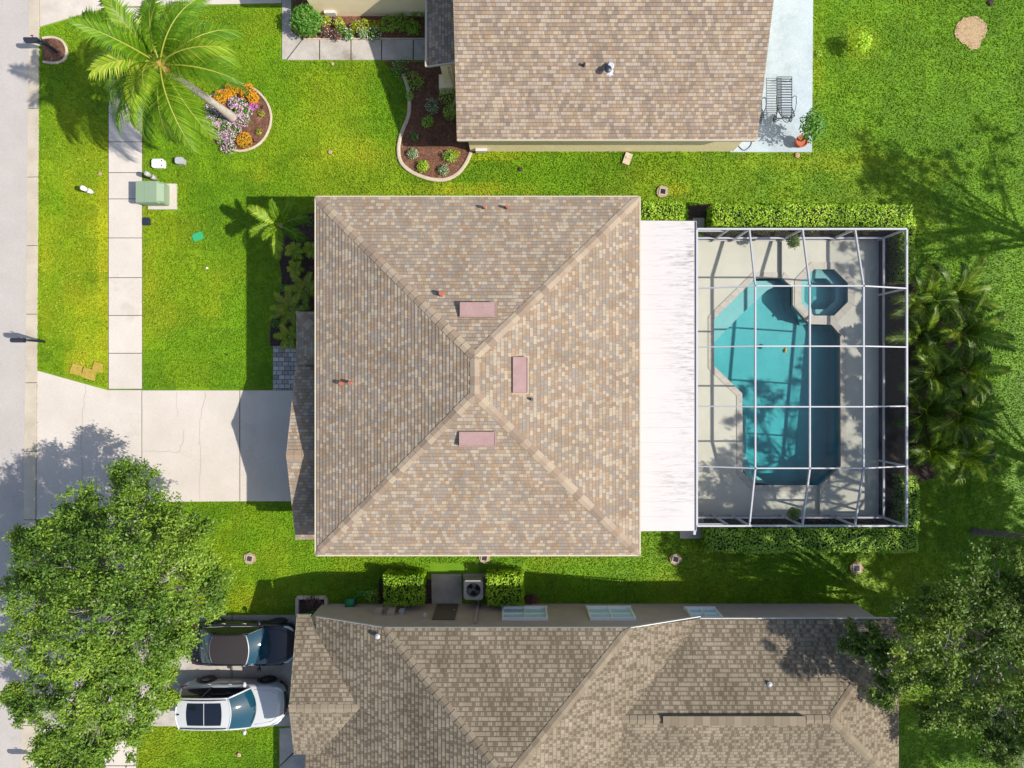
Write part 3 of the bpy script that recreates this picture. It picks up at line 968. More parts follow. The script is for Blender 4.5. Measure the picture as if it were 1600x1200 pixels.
# roof vents: three long pink off-ridge vents
def roof_z(x, y):
    return min(ZE + SL * min(x - XW, XE - x), ZE + SL * min(y - YS, YN - y))
def ridge_vent(cx, cy, lx, ly, up):
    """low box with a sloping lid, a black bar stands for its shaded downhill opening"""
    z = roof_z(cx, cy)
    ux, uy = up
    mb = MB()
    pts = []
    for sx, sy in ((-1, -1), (1, -1), (1, 1), (-1, 1)):
        x, y = cx + sx * lx / 2, cy + sy * ly / 2
        pts.append((x, y, roof_z(x, y)))
    lid = []
    for (x, y, zz) in pts:
        d = ((x - cx) * ux + (y - cy) * uy)
        lid.append((x, y, z + .16 + d * .05))
    base = [(x, y, zz - .02) for x, y, zz in pts]
    mb.add(base + lid, [(4, 5, 6, 7), (0, 1, 5, 4), (1, 2, 6, 5), (2, 3, 7, 6), (3, 0, 4, 7)])
    mb.beam(lid[0], lid[1], .03, .03); mb.beam(lid[2], lid[3], .03, .03); mb.beam(lid[1], lid[2], .03, .03); mb.beam(lid[3], lid[0], .03, .03)
    fl = 1.09
    fp = [(cx + (x - cx) * (1 + .12 / lx), cy + (y - cy) * (1 + .12 / ly)) for x, y, zz in pts]
    fp = [(x, y, roof_z(x, y) + .024) for x, y in fp]
    mb.add(fp, [(0, 1, 2, 3)], 1)
    # shade of the hollow under the downhill lip, drawn as a black bar
    lo = sorted(range(4), key=lambda k: -((pts[k][0] - cx) * ux + (pts[k][1] - cy) * uy))[2:]
    a, b = Vector(lid[lo[0]]), Vector(lid[lo[1]])
    off = Vector((-ux * .012, -uy * .012, -.075))
    mb.beam(a.lerp(b, .04) + off, a.lerp(b, .96) + off, .02, .07, 2)
    return mb.build('roof_vent', [M['pink_vent'], M['cap_mosaic'], M['black_plastic']], mh)
q = P(747, 484, 6.0); ridge_vent(q.x, q.y, 1.27, .5, (0, -1))
q = P(813, 586, 6.2); ridge_vent(q.x, q.y, .5, 1.27, (-1, 0))
q = P(746, 686, 6.0); ridge_vent(q.x, q.y, 1.27, .5, (0, 1))
def rv(px, py, r, h, mat, cowl=False):
    z = 5.0
    for _ in range(6):
        q = P(px, py, z); z = roof_z(q.x, q.y)
    vent_pipe(mh, px, py, z, r, h, M[mat], mh, cowl)
rv(757, 325, .06, .28, 'red_vent'); rv(792, 325, .06, .28, 'red_vent'); rv(534, 599, .08, .22, 'red_vent'); rv(548, 598, .06, .26, 'red_vent')
rv(690, 460, .09, .3, 'red_vent'); rv(831, 624, .05, .22, 'grey_vent')
# lanai
lb = MB()
LY0, LY1 = -5.96, 6.62
def lz(x): return 2.86 - .1 * (x - 4.6) / 2.8
xa, xb = 4.45, 7.40
for k in range(21):
    ya = LY0 + (LY1 - LY0) * k / 21 + .0016; yb = LY0 + (LY1 - LY0) * (k + 1) / 21 - .0016
    lb.add([(xa, ya, lz(xa) - .07), (xb, ya, lz(xb) - .07), (xb, yb, lz(xb) - .07), (xa, yb, lz(xa) - .07),
            (xa, ya, lz(xa)), (xb, ya, lz(xb)), (xb, yb, lz(xb)), (xa, yb, lz(xa))],
           [(3, 2, 1, 0), (4, 5, 6, 7), (0, 1, 5, 4), (1, 2, 6, 5), (2, 3, 7, 6), (3, 0, 4, 7)])
lb.build('lanai_roof', M['lanai'], mh)
gb = MB()
gb.beam((xb + .05, LY0 - .02, lz(xb) - .06), (xb + .05, LY1, lz(xb) - .06), .09, .11)
gb.beam((xb + .05, LY0 + .02, lz(xb) + .002), (xb + .05, LY1 - .02, lz(xb) + .002), .05, .012, 1)
gb.box((xb + .03, LY0 - .1, lz(xb) - .10), (.1, .14, .1)); gb.beam((xb + .03, LY0 - .14, lz(xb) - .1), (xb + .03, LY0 - .14, .15), .07, .07)
gb.build('gutter', [M['white_alu'], M['dark_metal']], mh)
for y in (LY0 + .25, -3.0, 0.2, 3.4, LY1 - .25):
    cb = MB(); cb.box((7.15, y, 1.35), (.14, .14, 2.7)); cb.build('column', M['white_alu'], mh)

# ================================================================== lower house
lh = thing('house', 'grey walled lower house with a plain tan shingle roof of many hips', 'house', (3.0, -13.0, 0))
YE = -9.46
A0, A1 = (-4.97, YE, 4.0), (4.59, YE, 4.0)
AP = (-.19, YE - 4.78, 6.0)
sl = 2.0 / 4.78
zW = 2.75; XWl = -4.97 - (4.0 - zW) / sl
XEl = 4.59 + (4.0 - 2.72) / sl
YB = -24.0
def zw(x): return 4.0 + sl * (x + 4.97)
def ze(x): return 4.0 - sl * (x - 4.59)
RIDGE_END = (AP[0], YB, AP[2])
rb = MB()
ROW = .165
roof_plane(rb, [A0, A1, AP], ROW)                                            # north face
# west face with its rake, cut by the garage valley and the south rake
GZ, GR, gRy = 2.58, 3.55, -12.8
GSL = (GR - GZ) / 3.37
yW = gRy + (GR - zW) / GSL
vt = ((GR - 4.0) / sl - 4.97, gRy, GR)                                       # top of the garage valley
Wn = [A0, (XWl, YE, zW), (XWl, yW, zW), vt, AP]
roof_plane(rb, Wn, ROW)
ws0 = P(494, 1177, 2.9)
Ws = [AP, vt, (ws0.x + .15, ws0.y + .05, zw(ws0.x + .15)), (-.19, -17.3, 6.0)]
roof_plane(rb, Ws, ROW)
# east face down to the valley of the east wing
XR, YR, ZR = 15.72, -12.95, 4.15
ve = (4.59 + (4.0 - ZR) / sl, YR, ZR)
yv = A1[1] - (A1[0] - ve[0])
roof_plane(rb, [(ve[0], yv, ZR), AP, (-.19, -17.2, 6.0), (ve[0], -17.2, ZR)], ROW)
roof_plane(rb, [A1, (ve[0], yv, ZR), ve, (XEl, -9.55, 2.72)], ROW)
# east wing
re_ = (XR - 3.4, YR, ZR)
YSe = YR - 3.4
pN = [ve, (XEl, -9.55, 2.72), (XR, -9.55, 2.72), re_]
pE = [(XR, -9.55, 2.72), (XR, YSe, 2.72), re_]
pS = [ve, re_, (XR, YSe, 2.72), (ve[0], YSe, 2.72)]
for p in (pN, pE, pS): roof_plane(rb, p, ROW)
# garage gable
gx = -8.8
roof_plane(rb, [(gx, -9.43, GZ), (gx, gRy, GR), vt, (XWl, yW, zW), (XWl - .28, -9.43, GZ)], ROW)
gse = ws0
roof_plane(rb, [(gx, gRy, GR), (gx, -14.93, GR - GSL * 2.13), (ws0.x + .15, -14.93, GR - GSL * 2.13), vt], ROW)
# low entry roof in front of the south wing
roof_plane(rb, [(-8.6, -15.0, 2.1), (-8.6, -20, 2.1), (-4.0, -20, 2.9), (-4.0, -15.0, 2.9)], ROW)
lroof = rb.build('roof', M['shingle_tan'], lh)
nN, nW, nE = normal_of([A0, A1, AP]), normal_of([A0, (XWl, YE, zW), AP]), normal_of([A1, AP, (XEl, -9.55, 2.72)])
eN, eE, eS = normal_of(pN), normal_of(pE), normal_of(pS)
caps([(A0, AP, nN, nW), (A1, AP, nN, nE), ((-.19, -17.2, 6.0), AP, nW, nE), ((gx, gRy, GR), vt, (0, .3, 1), (0, -.3, 1)), ((XR, -9.55, 2.72), re_, eN, eE), ((XR, YSe, 2.72), re_, eS, eE), (ve, re_, eN, eS)], M['cap_tan'], lroof, lh, .16)
mb = MB()
va, vb = P(1036, 1130, ZR + .1), P(1258, 1130, ZR + .1)
mb.box(((va.x + vb.x) / 2, YR, ZR + .045), (vb.x - va.x, .34, .07))
for k in range(18):
    mb.box((va.x + (vb.x - va.x) * (k + .5) / 18, YR, ZR + .09), ((vb.x - va.x) / 18 - .006, .36, .02))
mb.build('roof_vent', M['cap_tan'], lh)
fb = MB()
fascia(fb, [(XWl, yW, zW), (XWl, YE, zW), A0, A1, (XEl, YE, 2.72)], .12, .03)
fascia(fb, [(XEl, -9.53, 2.72), (XR - .02, -9.53, 2.72), (XR - .02, YSe, 2.72)], .12, .03)
fascia(fb, [(gx + .02, -9.43, GZ), (gx + .02, gRy, GR), (gx + .02, -14.93, GR - GSL * 2.13)], .14, .03)
fascia(fb, [(gx, -9.45, GZ), (XWl - .28, -9.45, GZ)], .12, .03); fascia(fb, [(gx, -14.93, 2.93), (ws0.x + .15, -14.93, 2.93)], .12, .03)
fb.build('fascia', M['white_trim'], lh)
wb = MB()
YWl = -9.80
prof = [(-8.46, 0), (-8.46, GZ - .05), (XWl + .05, GZ - .05), (XWl + .05, zW - .02), (-4.97, 3.96), (4.59, 3.96), (XEl, 2.68), (15.3, 2.68), (15.3, 0)]
np_ = len(prof)
tris = tessellate_polygon([[Vector((x, z, 0)) for x, z in prof]])
vsx = [(x, YWl, z) for x, z in prof] + [(x, YWl - .2, z) for x, z in prof]
wb.add(vsx, [t for t in tris] + [tuple(i + np_ for i in t) for t in tris] + [(i, (i + 1) % np_, np_ + (i + 1) % np_, np_ + i) for i in range(np_)], 0, .5)
wb.box((15.2, -13.0, 1.33), (.2, 6.2, 2.66)); wb.box((-8.36, -12.3, 1.25), (.2, 4.8, 2.5))
wb.add([(-8.36, -9.9, 2.5), (-8.36, -14.7, 2.5), (-8.36, -12.8, 3.45)], [(0, 1, 2)])
wb.box((-3.9, -17.5, 1.4), (.2, 5.0, 2.8)); wb.box((-6.2, -15.6, 1.0), (4.2, .2, 2.0))
wb.build('wall', M['stucco_taupe'], lh)
db = MB()
for k in range(4): db.box((-8.48, -12.3, .28 + k * .54), (.05, 4.4, .52))
db.build('garage_door', M['white_trim'], lh)
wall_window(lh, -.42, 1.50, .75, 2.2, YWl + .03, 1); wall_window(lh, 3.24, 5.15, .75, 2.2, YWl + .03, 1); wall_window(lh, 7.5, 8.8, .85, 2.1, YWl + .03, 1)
db = MB(); db.box((-2.85, YWl + .02, 1.15), (.95, .05, 2.0)); d_ = db.build('door', plain('brown_door', S(112, 96, 88, .75), .6), lh)
hb = MB(); hb.lathe((-2.48, YWl + .08, 1.1), [(0, -.03), (.03, -.02), (.03, .02), (0, .03)], 8); hb.build('handle', M['pale_metal'], d_, org=ORG[lh.name])
mb = MB(); mb.box((.2 - 1.7, YWl + .06, 1.3), (.09, .08, 2.6)); mb.box((-1.5, YWl + .2, .06), (.1, .35, .08)); mb.build('downspout', M['stucco_taupe'], lh)
for px_, w_, h_ in ((592, .32, .45), (612, .3, .55), (628, .2, .25)):
    mb = MB(); q = P(px_, 0, 1.3)
    mb.box((q.x, YWl + .09, 1.3), (w_, .18, h_)); mb.box((q.x, YWl + .19, 1.33), (w_ * .7, .03, h_ * .6)); mb.lathe((q.x, YWl + .03, 1.3 - h_ * .5), [(.03, 0), (.03, -.8)], 8)
    mb.build('utility_meter', M['stucco_taupe' if w_ > .25 else 'pale_metal'], lh)
mb = MB(); q = P(664, 0, 1.9); mb.lathe((q.x, YWl + .14, 1.8), [(0, 0), (.07, .02), (.09, .12), (.06, .24), (0, .26)], 10); mb.box((q.x, YWl + .05, 1.93), (.1, .1, .12)); mb.build('wall_lamp', M['white_trim'], lh)
def lvent(px, py, z, r, h, mat, cowl=False): vent_pipe(lh, px, py, z, r, h, M[mat], lh, cowl)
lvent(592, 990, 3.75, .07, .3, 'pale_metal', True); lvent(1198, 1064, 3.4, .07, .3, 'pale_metal', True); lvent(1203, 1105, 3.75, .05, .28, 'grey_vent')

# ================================================================== upper house
uh = thing('house', 'cream walled upper house with a mottled gable roof beside the pale patio', 'house', (4.0, 15.0, 0))
UX0, UX1, UY0, UZ = -2.24, 9.97, 9.92, 2.70
us = .375; UYR = 17.4; UZR = UZ + us * (UYR - UY0); UY1 = 2 * UYR - UY0
rb = MB()
pS = [(UX0, UY0, UZ), (UX1, UY0, UZ), (UX1, UYR, UZR), (UX0, UYR, UZR)]
pN = [(UX0, UY1, UZ), (UX0, UYR, UZR), (UX1, UYR, UZR), (UX1, UY1, UZ)]
roof_plane(rb, pS); roof_plane(rb, pN)
roof_ = rb.build('roof', M['shingle_mosaic_warm'], uh)
caps([((UX0, UYR, UZR), (UX1, UYR, UZR), (0, -us, 1), (0, us, 1))], M['cap_mosaic'], roof_, uh, .2)
rb = MB()
eZ = 2.45
eY0 = 13.05
ex0 = -3.50
roof_plane(rb, [(ex0, eY0, eZ), (-2.0, eY0, eZ + .42), (-2.0, 20.5, eZ + .42), (ex0, 20.5, eZ)])
# garage wing roof to the west
roof_plane(rb, [(-9.4, 16.1, 2.75), (ex0 + .0, 16.1, 2.75), (ex0 + .0, 19.0, 3.75), (-9.4, 19.0, 3.75)]); roof_plane(rb, [(-9.4, 21.9, 2.75), (-9.4, 19.0, 3.75), (ex0, 19.0, 3.75), (ex0, 21.9, 2.75)])
rb.build('entry_roof', M['shingle_mosaic_warm'], uh)
fb = MB()
fascia(fb, [(UX0 + .02, UYR, UZR), (UX0 + .02, UY0 + .02, UZ), (UX1 - .02, UY0 + .02, UZ), (UX1 - .02, UYR, UZR)], .2, .03)
fb.beam((UX0, UY0, UZ + .012), (UX1, UY0, UZ + .012), .05, .02)
fascia(fb, [(ex0 + .02, 20.5, eZ), (ex0 + .02, eY0 + .02, eZ), (-2.1, eY0 + .02, eZ + .4)], .16, .03)
fb.beam((ex0 - .03, 20.5, eZ - .02), (ex0 - .03, eY0 - .02, eZ - .02), .08, .1); fb.beam((ex0, eY0 - .02, eZ - .0), (-2.2, eY0 - .02, eZ + .38), .05, .05)
fascia(fb, [(-9.38, 16.12, 2.75), (ex0, 16.12, 2.75)], .18, .03)
fb.build('fascia', M['cream_trim'], uh)
wb = MB()
wb.box((4.0, 17.4, 1.33), (11.72, 14.05, 2.66))
for xx in (-1.86 + .03, 9.86 - .03):
    wb.add([(xx, 10.4, 2.66), (xx, UYR, UZR - .12), (xx, UY1 - .4, 2.66)], [(0, 1, 2)])
wb.box((-6.2, 19.0, 1.36), (5.1, 5.2, 2.72))
wb.box((-2.75, 13.4, 1.2), (.45, .45, 2.4)); wb.box((-2.35, 13.55, 1.2), (.4, .35, 2.4)); wb.box((-2.9, 13.25, .3), (.6, .6, .6))
wb.build('wall', M['stucco_cream'], uh)
mb = MB(); mb.box((-2.6, 12.98, 2.3), (.08, .08, .3)); mb.beam((-2.6, 12.95, 2.2), (-2.45, 12.9, .15), .07, .09); mb.beam((-2.45, 12.9, .12), (-2.75, 12.0, .08), .1, .07); mb.build('downspout', M['cream_trim'], uh)
mb = MB(); mb.box((-1.35, 10.3, .35), (.5, .12, .25)); mb.box((-8.0, 16.33, .4), (.5, .12, .3)); mb.build('wall_vent', M['white_trim'], uh)
vent_pipe(uh, 953, 107, 3.62, .13, .3, plain('vent_flashing', S(206, 208, 222), .4), uh, False)
mb = MB(); q = P(951, 107, 3.95); mb.lathe((q.x - .02, q.y, 3.88), [(0, 0), (.14, 0), (.14, .06), (.05, .1), (0, .1)], 12); mb.build('vent_cap', M['dark_metal'], uh)
vent_pipe(uh, 912, 103, 3.66, .05, .22, M['dark_metal'], uh)

# ------------------------------------------------------------------ pool, spa, deck
def water_mat():
    m = NT('pool_water')
    n = m.noise(2.2, 3, .5, m.pos()); n2 = m.noise(7.0, 2, .5, m.pos())
    bp_ = m.n('ShaderNodeBump'); bp_.inputs['Strength'].default_value = .12; bp_.inputs['Distance'].default_value = .02
    m.put(bp_.inputs['Height'], m.math('ADD', n, m.math('MULTIPLY', n2, .4)))
    fr = m.n('ShaderNodeFresnel'); fr.inputs['IOR'].default_value = 1.33; m.put(fr.inputs['Normal'], bp_.outputs[0])
    tr = m.n('ShaderNodeBsdfTransparent'); gl = m.n('ShaderNodeBsdfGlossy'); gl.inputs['Roughness'].default_value = .03
    m.put(gl.inputs['Normal'], bp_.outputs[0])
    mx = m.n('ShaderNodeMixShader'); m.put(mx.inputs[0], fr.outputs[0])
    m.t.links.new(tr.outputs[0], mx.inputs[1]); m.t.links.new(gl.outputs[0], mx.inputs[2])
    m.t.links.new(mx.outputs[0], m.out.inputs['Surface'])
    va = m.n('ShaderNodeVolumeAbsorption'); va.inputs['Color'].default_value = (.06, .82, .86, 1); va.inputs['Density'].default_value = .85
    m.t.links.new(va.outputs[0], m.out.inputs['Volume'])
    return m.mat
M['water'] = water_mat()
def screen_mat(name, op, col):
    m = NT(name)
    m.base(col, .8)
    tr = m.n('ShaderNodeBsdfTransparent')
    mx = m.n('ShaderNodeMixShader'); mx.inputs[0].default_value = op
    m.t.links.new(tr.outputs[0], mx.inputs[1]); m.t.links.new(m.b.outputs[0], mx.inputs[2])
    m.t.links.new(mx.outputs[0], m.out.inputs['Surface'])
    return m.mat
M['screen'] = screen_mat('roof_screen', .09, S(60, 62, 68, .6))
M['wall_screen'] = screen_mat('wall_screen', .30, S(44, 44, 58, .5))
M['kick'] = screen_mat('kick_panel', .93, S(56, 54, 72, .6))

POOL = [(1179, 434), (1219, 434), (1231, 445), (1236, 449), (1236, 478), (1262, 506), (1296, 507), (1310, 523), (1311, 728), (1278, 759), (1180, 759), (1159, 738), (1158, 615), (1114, 572), (1114, 498)]
SPA = [(1268, 421), (1300, 421), (1322, 443), (1322, 473), (1300, 495), (1268, 495), (1248, 475), (1248, 442)]
pool2 = px_poly(POOL); spa2 = px_poly(SPA)
ZL, ZHI, ZWAT = .05, .21, -.10
deck = MB()
low = px_poly([(955, 377), (1219, 377), (1219, 434), (1179, 434), (1114, 498), (1114, 572), (1158, 615), (1159, 738), (1180, 759), (1278, 759), (1278, 805), (955, 805)])
deck.prism(low, -.25, ZL)
# raised side with the spa opening
hi = px_poly([(1219, 377), (1366, 377), (1366, 805), (1278, 805), (1278, 759), (1311, 728), (1310, 523), (1296, 507), (1262, 506), (1236, 478), (1236, 449), (1231, 445), (1219, 434)])
hi = list(reversed(hi)) if sum(hi[i][0] * hi[(i + 1) % len(hi)][1] - hi[(i + 1) % len(hi)][0] * hi[i][1] for i in range(len(hi))) < 0 else hi
n = len(hi); m_ = len(spa2)
tri = tessellate_polygon([[Vector((*q, 0)) for q in hi], [Vector((*q, 0)) for q in spa2]])
allp = hi + spa2
fs = []
for t in tri:
    a, b, c = [allp[i] for i in t]
    ar = (b[0] - a[0]) * (c[1] - a[1]) - (c[0] - a[0]) * (b[1] - a[1])
    fs.append(t if ar > 0 else (t[0], t[2], t[1]))
deck.add([(x, y, ZHI) for x, y in allp] + [(x, y, -.25) for x, y in hi], fs + [(n + m_ + i, n + m_ + (i + 1) % n, (i + 1) % n, i) for i in range(n)])
structure('pool_deck', deck, M['deck'])

sp = thing('swimming_pool', 'turquoise swimming pool with angled corners inside the screen cage', 'pool', (*P2(1225, 620), 0))
def ring(mb, inner, outer, z0, z1, skip=(), gapw=.006, seg=.32, lip=0.0):
    """coping stones between two matching outlines"""
    N = len(inner)
    for i in range(N):
        if i in skip: continue
        j = (i + 1) % N
        a, b = Vector(inner[i]), Vector(inner[j]); c, d = Vector(outer[j]), Vector(outer[i])
        k = max(1, int((b - a).length / seg))
        for q in range(k):
            t0, t1 = q / k + gapw / max((b - a).length, .1), (q + 1) / k
            mb.prism([tuple(a.lerp(b, t0)), tuple(a.lerp(b, t1)), tuple(d.lerp(c, t1)), tuple(d.lerp(c, t0))], z0, z1)
cop = MB()
inn = offset_poly(pool2, -.03); outp = offset_poly(pool2, .23)
hi_edges = {1, 2, 3, 4, 5, 6, 7, 8}
lo_skip = hi_edges
ring(cop, inn, outp, ZL - .05, ZL + .022, skip=hi_edges)
ring(cop, inn, outp, ZHI - .05, ZHI + .022, skip=set(range(15)) - {1, 5, 6, 7, 8})
cop.build('coping', M['coping'], sp)
bas = MB()
N = len(pool2)
def fz(x, y): return -.82 - .5 * max(0.0, min(1.0, (3.0 - y) / 7.6))
topz = [ZHI - .004 if i in (2, 3, 4, 5, 6, 7, 8) else ZL - .004 for i in range(N)]
fl = [(x, y, fz(x, y)) for x, y in pool2]
tp = [(x, y, .04) for x, y in pool2]
bas.add(tp + fl, [((i + 1) % N, i, N + i, N + (i + 1) % N) for i in range(N)])
tri = tessellate_polygon([[Vector((*q, 0)) for q in pool2]])
bas.add(fl, [tuple(t) for t in tri])
# tile band on the raised wall
bas.build('basin', M['plaster'], sp)
wt = MB()
ip = offset_poly(pool2, -.008)
wt.prism(ip, lambda x, y: fz(x, y) + .012, ZWAT)
wt.build('water', M['water'], sp)
# steps in the north-west corner and a swim-out bench in the south-west corner
st = MB()
st.prism(offset_poly(px_poly([(1180, 436), (1218, 436), (1218, 446), (1205, 452), (1162, 492), (1118, 538), (1116, 499)]), -.02), -.79, -.45)
st.prism(px_poly([(1161, 725), (1180, 757), (1205, 757), (1180, 740), (1172, 712), (1172, 650), (1161, 650)]), -1.1, -.5)
st.build('pool_step', M['plaster'], sp)

sb = thing('hot_tub', 'octagonal hot tub with pale raised coping beside the turquoise pool', 'hot tub', (*P2(1285, 458), 0))
cop = MB()
so_ = offset_poly(spa2, .28)
ring(cop, offset_poly(spa2, -.03), so_, ZHI - .05, ZHI + .024)
cop.build('coping', M['coping'], sb)
bas = MB()
N = len(spa2)
s1, s2 = offset_poly(spa2, -.36), offset_poly(spa2, -.38)
def loop(p, z): return [(x, y, z) for x, y in p]
L = loop(spa2, ZHI - .01) + loop(spa2, -.22) + loop(s1, -.24) + loop(s1, -.75)
fs = []
for r in range(3):
    for i in range(N):
        fs.append((r * N + (i + 1) % N, r * N + i, (r + 1) * N + i, (r + 1) * N + (i + 1) % N))
fs.append(tuple(range(4 * N - 1, 3 * N - 1, -1)))
bas.add(L, fs)
bas.build('basin', M['plaster'], sb)
wt = MB(); wt.prism(offset_poly(spa2, -.008), -.21, .09)
wt.prism(offset_poly(s1, -.008), -.735, -.215)
wt.build('water', M['water'], sb)
dr = MB(); q = P(1272, 466, -.75); dr.lathe((q.x, q.y, -.75), [(0, .02), (.09, .02), (.11, 0)], 12); dr.build('drain', M['off_white'], sb)
sw = MB(); a = P(1262, 493, 0); b = P(1256, 500, 0)
sw.beam((a.x, a.y, ZHI + .03), (b.x - .05, b.y - .05, ZHI + .03), .1, .012); sw.build('spillway', M['black_plastic'], sb)
fl_ = MB(); q = P(1227, 548, 0)
fl_.lathe((q.x, q.y, ZWAT), [(0, -.03), (.09, -.02), (.1, .04), (.06, .07), (.045, .16), (0, .17)], 12); fl_.lathe((q.x + .04, q.y + .08, ZWAT), [(0, 0), (.07, .0), (.05, .05), (0, .06)], 8)
tag(fl_.build('chlorine_float', plain('float_yellow', S(206, 176, 96), .5), org=(q.x, q.y, ZWAT), smooth=True), 'small yellow float drifting on the turquoise pool water', 'pool float')

# ------------------------------------------------------------------ screen cage
cg = thing('pool_cage', 'white framed mansard screen cage over the pool behind the house', 'pool cage', (12.0, .3, 0))
CX0, CX1, CYN, CYS, CE, CT = 7.59, 16.20, 6.36, -5.82, 2.45, 3.12
kT = (H - CT) / F
VX = [380 * kT, 465 * kT, 549 * kT]
HY = [153 * kT, 59 * kT, -35.5 * kT, -131.5 * kT]
zdeck = ZL
def cbeam(a, b, w=.055, h=.11, name='beam'):
    mb = MB(); mb.beam(a, b, w, h); return mb.build(name, M['white_alu'], cg)
YTn, YTs = HY[0], HY[3]
for x in VX:
    cbeam((x, CYN - .05, CE), (x, YTn + .03, CT)); cbeam((x, YTn - .03, CT), (x, YTs + .03, CT)); cbeam((x, YTs - .03, CT), (x, CYS + .05, CE))
for y in HY:
    cbeam((CX0 + .05, y, CE), (VX[0] - .03, y, CT), .05, .10)
    for a, b in zip(VX[:-1], VX[1:]): cbeam((a + .03, y, CT), (b - .03, y, CT), .05, .10)
    cbeam((VX[2] + .03, y, CT), (CX1 - .05, y, CE), .05, .10)
for a, b in (((CX0, CYN, CE), (CX1, CYN, CE)), ((CX1, CYN - .03, CE), (CX1, CYS + .03, CE)), ((CX1, CYS, CE), (CX0, CYS, CE)), ((CX0, CYS + .03, CE), (CX0, CYN - .03, CE))):
    cbeam(a, b, .07, .1, 'eave_rail')
RZ = .72
for a, b in (((CX0, CYN), (CX1, CYN)), ((CX1, CYN - .03), (CX1, CYS + .03)), ((CX1, CYS), (CX0, CYS))):
    cbeam((*a, RZ), (*b, RZ), .075, .07, 'chair_rail')
    cbeam((*a, ZHI + .03), (*b, ZHI + .03), .05, .04, 'sole_plate')
posts = [(CX0, CYN), (8.9, CYN), (VX[0], CYN), (VX[1], CYN), (VX[2], CYN), (CX1, CYN), (CX1, HY[0]), (CX1, HY[1]), (CX1, HY[2]), (CX1, HY[3]), (CX1, CYS),
         (VX[2], CYS), (VX[1], CYS), (VX[0], CYS), (8.9, CYS), (CX0, CYS)]
posts = [q for q in posts if q not in ((CX1, HY[1]), (CX1, HY[2]))]
for x, y in posts: cbeam((x, y, ZL), (x, y, CE - .05), .075, .09, 'post')
for y, s in ((CYN, 1), (CYS, -1)):
    cbeam((CX0 + .03, y, 2.08), (8.87, y, 2.08), .05, .05, 'door_frame')
def scr(name, mat, quads):
    mb = MB()
    for q in quads: mb.add(q, [(0, 1, 2, 3)], 0, .5)
    return mb.build(name, M[mat], cg)
rq = []
gx_ = [(CX0, CE)] + [(x, CT) for x in VX] + [(CX1, CE)]
gy_ = [(CYN, CE)] + [(y, CT) for y in HY] + [(CYS, CE)]
for i in range(4):
    for j in range(5):
        def cz(a, b): return min(a[1], b[1])
        A, B, C_, D_ = (gx_[i], gy_[j]), (gx_[i + 1], gy_[j]), (gx_[i + 1], gy_[j + 1]), (gx_[i], gy_[j + 1])
        rq.append([(a[0], b[0], cz(a, b) + .02) for a, b in (A, B, C_, D_)])
scr('roof_screen', 'screen', rq)
yn, ys, xe = CYN + .045, CYS - .045, CX1 + .045
scr('wall_screen', 'wall_screen', [[(CX0, yn, RZ), (xe, yn, RZ), (xe, yn, CE), (CX0, yn, CE)], [(xe, yn, RZ), (xe, ys, RZ), (xe, ys, CE), (xe, yn, CE)], [(CX0, ys, RZ), (xe, ys, RZ), (xe, ys, CE), (CX0, ys, CE)]])
scr('kick_panel', 'kick', [[(CX0, yn, .2), (xe, yn, .2), (xe, yn, RZ), (CX0, yn, RZ)], [(xe, yn, .2), (xe, ys, .2), (xe, ys, RZ), (xe, yn, RZ)], [(CX0, ys, .2), (xe, ys, .2), (xe, ys, RZ), (CX0, ys, RZ)]])

# ------------------------------------------------------------------ vegetation
G = lambda r, g, b, k=.85: S(r, g, b, k)
M['oak_leaf'] = leafmat('oak_leaves', [(0, G(52, 80, 22, .9)), (.4, G(98, 132, 38, .9)), (.75, G(138, 166, 52, .92)), (1, G(174, 188, 74, .93))], .2, .5, .45)
M['oak_leaf_dull'] = leafmat('dull_oak_leaves', [(0, G(56, 80, 26)), (.45, G(104, 132, 44)), (.8, G(146, 168, 60)), (1, G(178, 188, 84))], .3, .5, .5)
M['palm_leaf'] = leafmat('palm_leaflets', [(0, G(50, 92, 12)), (.5, G(104, 148, 20)), (.85, G(160, 190, 44)), (1, G(206, 208, 90))], .35, .55)
M['areca_leaf'] = leafmat('areca_leaflets', [(0, G(58, 88, 22, .9)), (.5, G(106, 138, 32, .92)), (.85, G(150, 172, 50, .95)), (1, G(188, 180, 76, 1))], .4, .45)
M['hedge_leaf'] = leafmat('hedge_leaves', [(0, G(92, 132, 16, 1)), (.5, G(152, 194, 30, 1)), (1, G(210, 230, 84, 1))], .35, .5)
M['hedge_dark'] = leafmat('dark_hedge_leaves', [(0, G(92, 136, 30, 1)), (.5, G(146, 190, 54, 1)), (1, G(198, 222, 98, 1))], .3, .5)
M['shrub_leaf'] = leafmat('shrub_leaves', [(0, G(48, 96, 26)), (.5, G(88, 148, 40)), (1, G(150, 190, 80))], .3, .5)
M['lime_leaf'] = leafmat('lime_leaves', [(0, G(120, 140, 16)), (.5, G(170, 186, 24)), (1, G(214, 214, 60))], .35, .5)
M['grey_leaf'] = leafmat('silver_leaves', [(0, G(80, 116, 60)), (.5, G(140, 170, 110)), (1, G(210, 220, 190))], .3, .5)
M['purple_leaf'] = leafmat('purple_leaves', [(0, G(70, 50, 48)), (.6, G(120, 84, 78)), (1, G(160, 110, 96))], .3, .5)
M['white_petal'] = leafmat('white_petals', [(0, S(236, 226, 224, .85)), (1, S(250, 246, 240, .85))], .3, .6)
M['pink_petal'] = leafmat('pink_petals', [(0, S(170, 110, 165, .9)), (.5, S(232, 180, 214, .95)), (1, S(252, 234, 240, .95))], .3, .6)
M['magenta_petal'] = leafmat('magenta_petals', [(0, S(206, 70, 190, .9)), (1, S(236, 140, 226, .9))], .3, .6)
